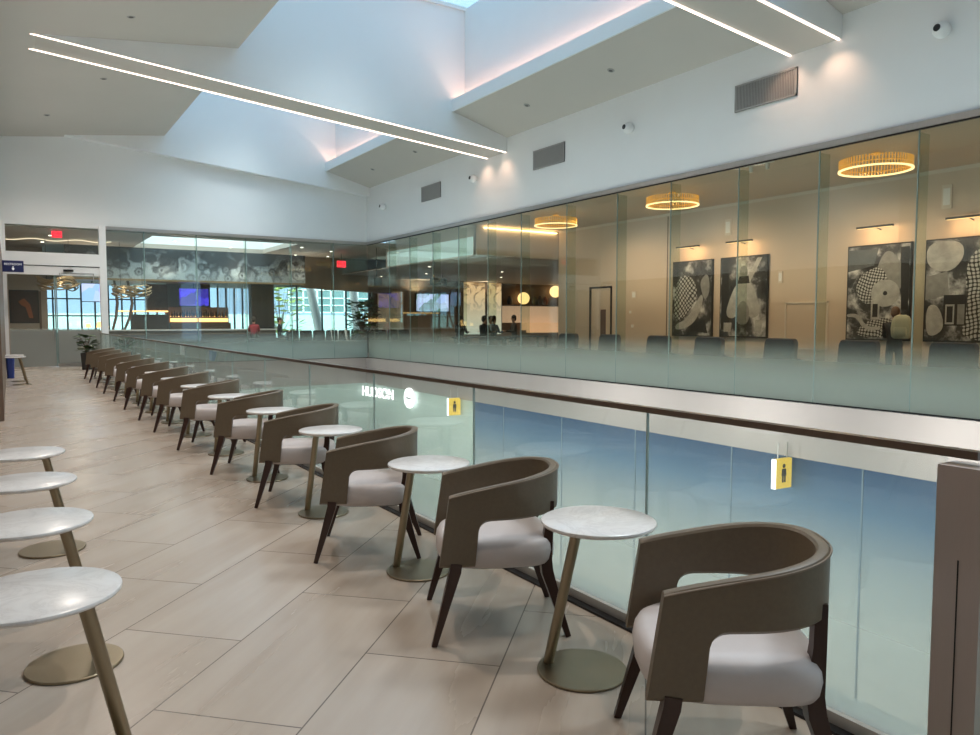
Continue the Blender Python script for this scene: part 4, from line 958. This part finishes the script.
# panels and shelves behind the seated people
def tree_panel(x0, x1, y, z0, z1, lab, glow):
    t = thing('lit_panel', lab, 'panel', ((x0 + x1) / 2, y, (z0 + z1) / 2)); w, h = (x1 - x0) / 2, (z1 - z0) / 2
    m, nt, out = new_mat('tree_shadow_panel'); tc = N(nt, 'ShaderNodeTexCoord'); no = N(nt, 'ShaderNodeTexNoise', Scale=1.6, Detail=6., Distortion=1.5); L(nt, tc, 'Object', no, 'Vector')
    sp = N(nt, 'ShaderNodeSeparateXYZ'); L(nt, tc, 'Object', sp, 'Vector')
    mask = math_node(nt, 'MULTIPLY', ramp(nt, no.outputs['Fac'], [(.46, 0.), (.54, 1.)]), math_node(nt, 'MULTIPLY_ADD', sp.outputs['Z'], .9, True))
    mix = N(nt, 'ShaderNodeMix', data_type='RGBA'); nt.links.new(mask, mix.inputs[0]); mix.inputs[6].default_value = (.80, .50, .24, 1); mix.inputs[7].default_value = (.26, .13, .05, 1)
    low = N(nt, 'ShaderNodeMix', data_type='RGBA'); nt.links.new(math_node(nt, 'MULTIPLY_ADD', sp.outputs['Z'], -.35, True), low.inputs[0]); nt.links.new(mix.outputs[2], low.inputs[6]); low.inputs[7].default_value = (.42, .46, .38, 1)
    e = N(nt, 'ShaderNodeEmission', Strength=glow); nt.links.new(low.outputs[2], e.inputs['Color']); L(nt, e, 0, out, 'Surface')
    MB().box(-w, w, 0, .05, -h, h).build('diffuser', m, t)
    MB().box(-w - .04, -w, -.02, .06, -h, h).box(w, w + .04, -.02, .06, -h, h).build('frame', WOODDARK, t)
tree_panel(21.35, 22.78, 35.6, .7, 3.62, 'left warm lit panel with branch shadows behind the seated group', .85)
tree_panel(22.92, 23.9, 35.6, .7, 3.62, 'right warm lit panel behind the seated group', .85)
tree_panel(16.25, 17.75, 35.85, .9, 3.0, 'dim patterned panel left of the wall television', .22)
struct(MB().box(21.2, 24.0, 35.75, 35.85, 0, 3.66), 'wall_panel_backing', WOODDARK)
t = thing('shelf_niche', 'warm lit wall niche with a dark shelf behind the seated group', 'shelf', (26.2, 36.0, 0))
MB().box(-2.2, 2.6, .52, .58, 0, 3.6).build('back_panel', mat('niche_back', (.12, .07, .04), .5), t)
MB().box(-2.2, 2.6, -.1, .52, 2.35, 2.43).build('shelf', WOODDARK, t)
MB().box(-2.2, 2.6, .47, .52, 1.35, 2.34).build('glow_panel', mat('niche_glow', (.75, .50, .32), .6, emit=.38), t)
MB().box(-2.2, 2.6, -.1, .47, 0, .9).build('counter', WOODDARK, t)
MB().box(-.3, 2.2, -.13, -.10, .75, 1.35).box(-.3, 2.2, -.1, .4, .9, 1.35).build('lit_front', mat('niche_front', (.8, .45, .24), .6, emit=.5), t)
for j, (x, z) in enumerate(((25.85, 2.80), (28.25, 3.25))):
    t = thing('globe_lamp', ('glowing round globe lamp on the niche shelf', 'glowing globe lamp hanging at the right end of the niche')[j], 'lamp', (x, 36.12, z))
    MB().ellipsoid((0, 0, 0), (.36, .36, .36), 20, 12).build('globe', GLOBE, t, 60)
    if j == 0: MB().lathe([(.02, -.37), (.12, -.37), (.10, -.33), (.02, -.33)], n=16).build('base', BRASS, t, 40)
    else: MB().tube([(0, 0, .35), (0, 0, .42)], .01, 6).build('cord', DARKM, t)
for j, (x, h, c, lab) in enumerate(((24.9, .48, (.02, .02, .03), 'dark vase left of the globe lamp on the niche shelf'), (26.75, .5, (.05, .07, .05), 'green grey vase right of the globe lamp on the shelf'), (27.15, .55, (.06, .04, .03), 'tall brown vase on the niche shelf'), (27.55, .5, (.45, .10, .02), 'orange vase at the right end of the niche shelf'))):
    o = MB().lathe([(.02, 0), (.12, 0), (.17, h * .35), (.13, h * .75), (.07, h * .9), (.09, h)], n=18).build('vase', mat('vase_%d' % j, c, .3), None, 50); o.location = (x, 36.2, 2.43); tag(o, lab, 'vase')
# black speakers hanging from the lounge ceiling
for (x, y, z, lab) in ((12.62, 27.9, 3.05, 'black box speaker near the far glass corner'), (17.25, 31.5, 3.35, 'left of two black speakers above the wall television'), (17.72, 31.5, 3.35, 'right of two black speakers above the wall television')):
    t = thing('ceiling_speaker', lab, 'speaker', (x, y, z))
    MB().box(-.17, .17, -.12, .12, -.16, .16).build('cabinet', BLACK, t); MB().lathe([(.02, 0), (.11, 0), (.11, .01), (.02, .01)], (0, -.13, 0), 18, 0, Matrix.Rotation(PI/2, 3, 'X')).build('cone', DARKM, t)
    MB().tube([(0, 0, .16), (0, 0, (4.42 if x < 13 else 3.66) - z)], .015, 8).build('hanger', DARKM, t)
# plants
def plant(label, loc, h, r, n, potr, poth, leaf):
    t = thing('potted_plant', label, 'plant', loc)
    MB().lathe([(.02, 0), (potr * .8, 0), (potr, poth), (potr * .9, poth), (potr * .85, poth - .03), (.02, poth - .03)], n=20).build('pot', POT, t, 40)
    st = MB(); lf = MB()
    for k in range(n):
        a = random.uniform(0, 2*PI); e = random.uniform(.1, 1); rad = r * math.sqrt(random.random()); z = poth + (h - poth) * e
        rad *= (1.1 - .5 * abs(e - .5))
        tip = Vector((rad * math.cos(a), rad * math.sin(a), z))
        if k % 3 == 0: st.tube([(0, 0, poth - .05), (tip.x * .4, tip.y * .4, poth + (z - poth) * .6), tip], [.012, .009, .005], 5)
        d = Vector((math.cos(a), math.sin(a), random.uniform(-.4, .6))).normalized(); up = Vector((0, 0, 1)); sd = d.cross(up).normalized()
        w = leaf * .45
        ps = [tip, tip + d * leaf * .35 + sd * w, tip + d * leaf * .75 + sd * w * .7, tip + d * leaf, tip + d * leaf * .75 - sd * w * .7, tip + d * leaf * .35 - sd * w]
        mid = tip + d * leaf * .5 + Vector((0, 0, -leaf * .08))
        lf.add([*ps, mid], [(i, (i + 1) % 6, 6) for i in range(6)])
    st.build('stem', WOODDARK, t); lf.build('foliage', LEAF, t, 60)
plant('large leafy green potted plant behind the glass at the room corner', (13.6, 31.6, 0), 2.4, .6, 170, .3, .7, .34)
plant('small green plant in a dark pot at the far end of the chair row', (1.95, 25.4, 0), 1.05, .24, 60, .17, .5, .2)
LEAF = mat('spring_leaf', (.34, .42, .10), .5, var=.3, scale=6.)
plant('young yellow green tree outside the bright far window', (13.6, 44.0, -.3), 4.2, 1.3, 150, .4, .6, .5)
# small glowing spots in the lounge ceilings
SP = [(1.3, 29.6, 4.38), (1.15, 32.2, 4.38), (9.9, 29.0, 4.38), (11.5, 30.0, 4.38), (12.3, 32.5, 4.38), (10.8, 32.5, 4.38), (14.3, 26.5, 3.64), (16.3, 30.5, 3.64), (18.5, 27.5, 3.64), (15.4, 33.5, 3.64), (20.8, 31, 3.64), (22.6, 27.5, 3.64), (5.2, 29.2, 4.38), (7.5, 30.5, 4.38)]
for (x, y, z) in SP:
    t = thing('ceiling_spot', 'small bright recessed spot in the lounge ceiling', 'light', (x, y, z), 0, 'lounge ceiling spots')
    MB().lathe([(.02, 0), (.08, 0), (.08, .03), (.02, .03)], n=16).build('trim_ring', WHITE, t, 40); MB().lathe([(.01, -.006), (.055, -.006), (.055, 0), (.01, 0)], n=14).build('lamp', DOWN, t, 40)
t = thing('track_light', 'short white track light on the lounge ceiling above the head channel', 'light', (13.0, 9.9, 4.66))
MB().box(-.02, .02, -.35, .35, 0, .03).build('track', WHITE, t)
for y in (-.2, .2):
    h = MB().lathe([(.01, -.12), (.035, -.12), (.04, -.02), (.02, 0)], (0, y, 0), 14).build('spot_head', WHITE, t, 40)

# ------------------------------------------------------------------ light
def area(name, loc, sx, sy, energy, color, direction=(0, 0, -1)):
    la = bpy.data.lights.new(name, 'AREA'); la.shape = 'RECTANGLE'; la.size = sx; la.size_y = sy; la.energy = energy; la.color = color
    o = bpy.data.objects.new(name, la); COL.objects.link(o); o.location = loc
    o.rotation_euler = Vector(direction).to_track_quat('-Z', 'Y').to_euler(); return o
def spot(name, loc, energy, color, size=150, blend=.8, radius=.06, direction=(0, 0, -1)):
    la = bpy.data.lights.new(name, 'SPOT'); la.energy = energy; la.color = color; la.spot_size = math.radians(size); la.spot_blend = blend; la.shadow_soft_size = radius
    o = bpy.data.objects.new(name, la); COL.objects.link(o); o.location = loc
    o.rotation_euler = Vector(direction).to_track_quat('-Z', 'Y').to_euler(); return o
SKYC = (.66, .85, 1.)
for a, b in SEGS:
    for q in (.25, .75): spot('skylight_lamp', (7.6, a + (b - a) * q, 9.7), 900, (.90, .96, 1.), 84, .9, .9, (-.22, 0, -1))
for y in (2, 6, 11, 15, 20.5, 24): spot('floor_fill', (1.6, y, 7.0), 150 if y == 2 else 270, (1., .88, .78), 140)  # warm fill added below the left soffit to brighten the floor
for y in (-6, -2, 1, 5, 9.5, 13.5, 17): spot('lounge_lamp', (14.9, y, 4.6), 150, (1., .70, .43), 170)
for x, y in ((2, 29.5), (5, 30.3), (8.5, 30.3), (11, 29.3)): spot('bar_lamp', (x, y, 4.36), 240, (1., .82, .64), 170)
for x in (2.6, 5.5, 8.5, 11.2): spot('bar_ceiling_fill', (x, 32.45, 2.95), 45, (1., .84, .66), 140, .8, .04, (0, -.05, 1))  # unseen upward fill added to brighten the bar ceiling
for x in (14.5, 18.5, 22.5): spot('lounge_ceiling_fill', (x, 35.5, 2.9), 60, (1., .80, .58), 140, .8, .04, (0, .2, 1))  # more unseen upward fill, added for the deep lounge ceiling
area('bar_skylight_lamp', (6.9, 30.6, 6.7), 4.8, 4.4, 170, (.86, 1., .98))
for y in (17.64, 18.61, 7.58, 8.51): spot('wall_wash', (11.5, y, 6.21), 15, (1., .62, .42), 95, 1., .03, (.55, 0, -1))
area('daylight_outside', (10, 43.0, 6.5), 30, 3, 3200, (.86, 1., .97), (0, 1, -.5))
for x, y in ((15, 25), (18.5, 31.5), (22.5, 31.5), (26, 31)): spot('deep_lounge_lamp', (x, y, 3.6), 170, (1., .76, .52), 170)
for y in (3, 9, 15, 21): spot('facade_fill', (3.2, y, -1.4), 560, (1., 1., .95), 165, .8, .2, (.8, 0, -.5))  # unseen fill added under the walkway, aimed across at the lower facade
w = bpy.data.worlds.new('World'); bpy.context.scene.world = w; w.use_nodes = True
bg = w.node_tree.nodes['Background']; bg.inputs['Color'].default_value = (.47, .72, 1.0, 1); bg.inputs['Strength'].default_value = 1.12

# ------------------------------------------------------------------ camera
cam = bpy.data.cameras.new('Camera'); co = bpy.data.objects.new('Camera', cam); COL.objects.link(co)
cam.sensor_width = 36; cam.lens = 740 / 980 * 36; cam.clip_end = 200; cam.clip_start = .05
co.location = (0, 0, 1.48); co.rotation_euler = (PI/2 - math.atan(47 / 740), 0, -math.radians(33))
sc = bpy.context.scene; sc.camera = co
sc.view_settings.view_transform = 'Standard'; sc.view_settings.look = 'None'; sc.view_settings.exposure = .60; sc.view_settings.gamma = 1
try:
    sc.cycles.use_denoising = True; sc.cycles.max_bounces = 8; sc.cycles.diffuse_bounces = 4; sc.cycles.glossy_bounces = 4
    sc.cycles.transparent_max_bounces = 24; sc.cycles.sample_clamp_indirect = 6; sc.cycles.caustics_reflective = False; sc.cycles.caustics_refractive = False
except Exception: pass
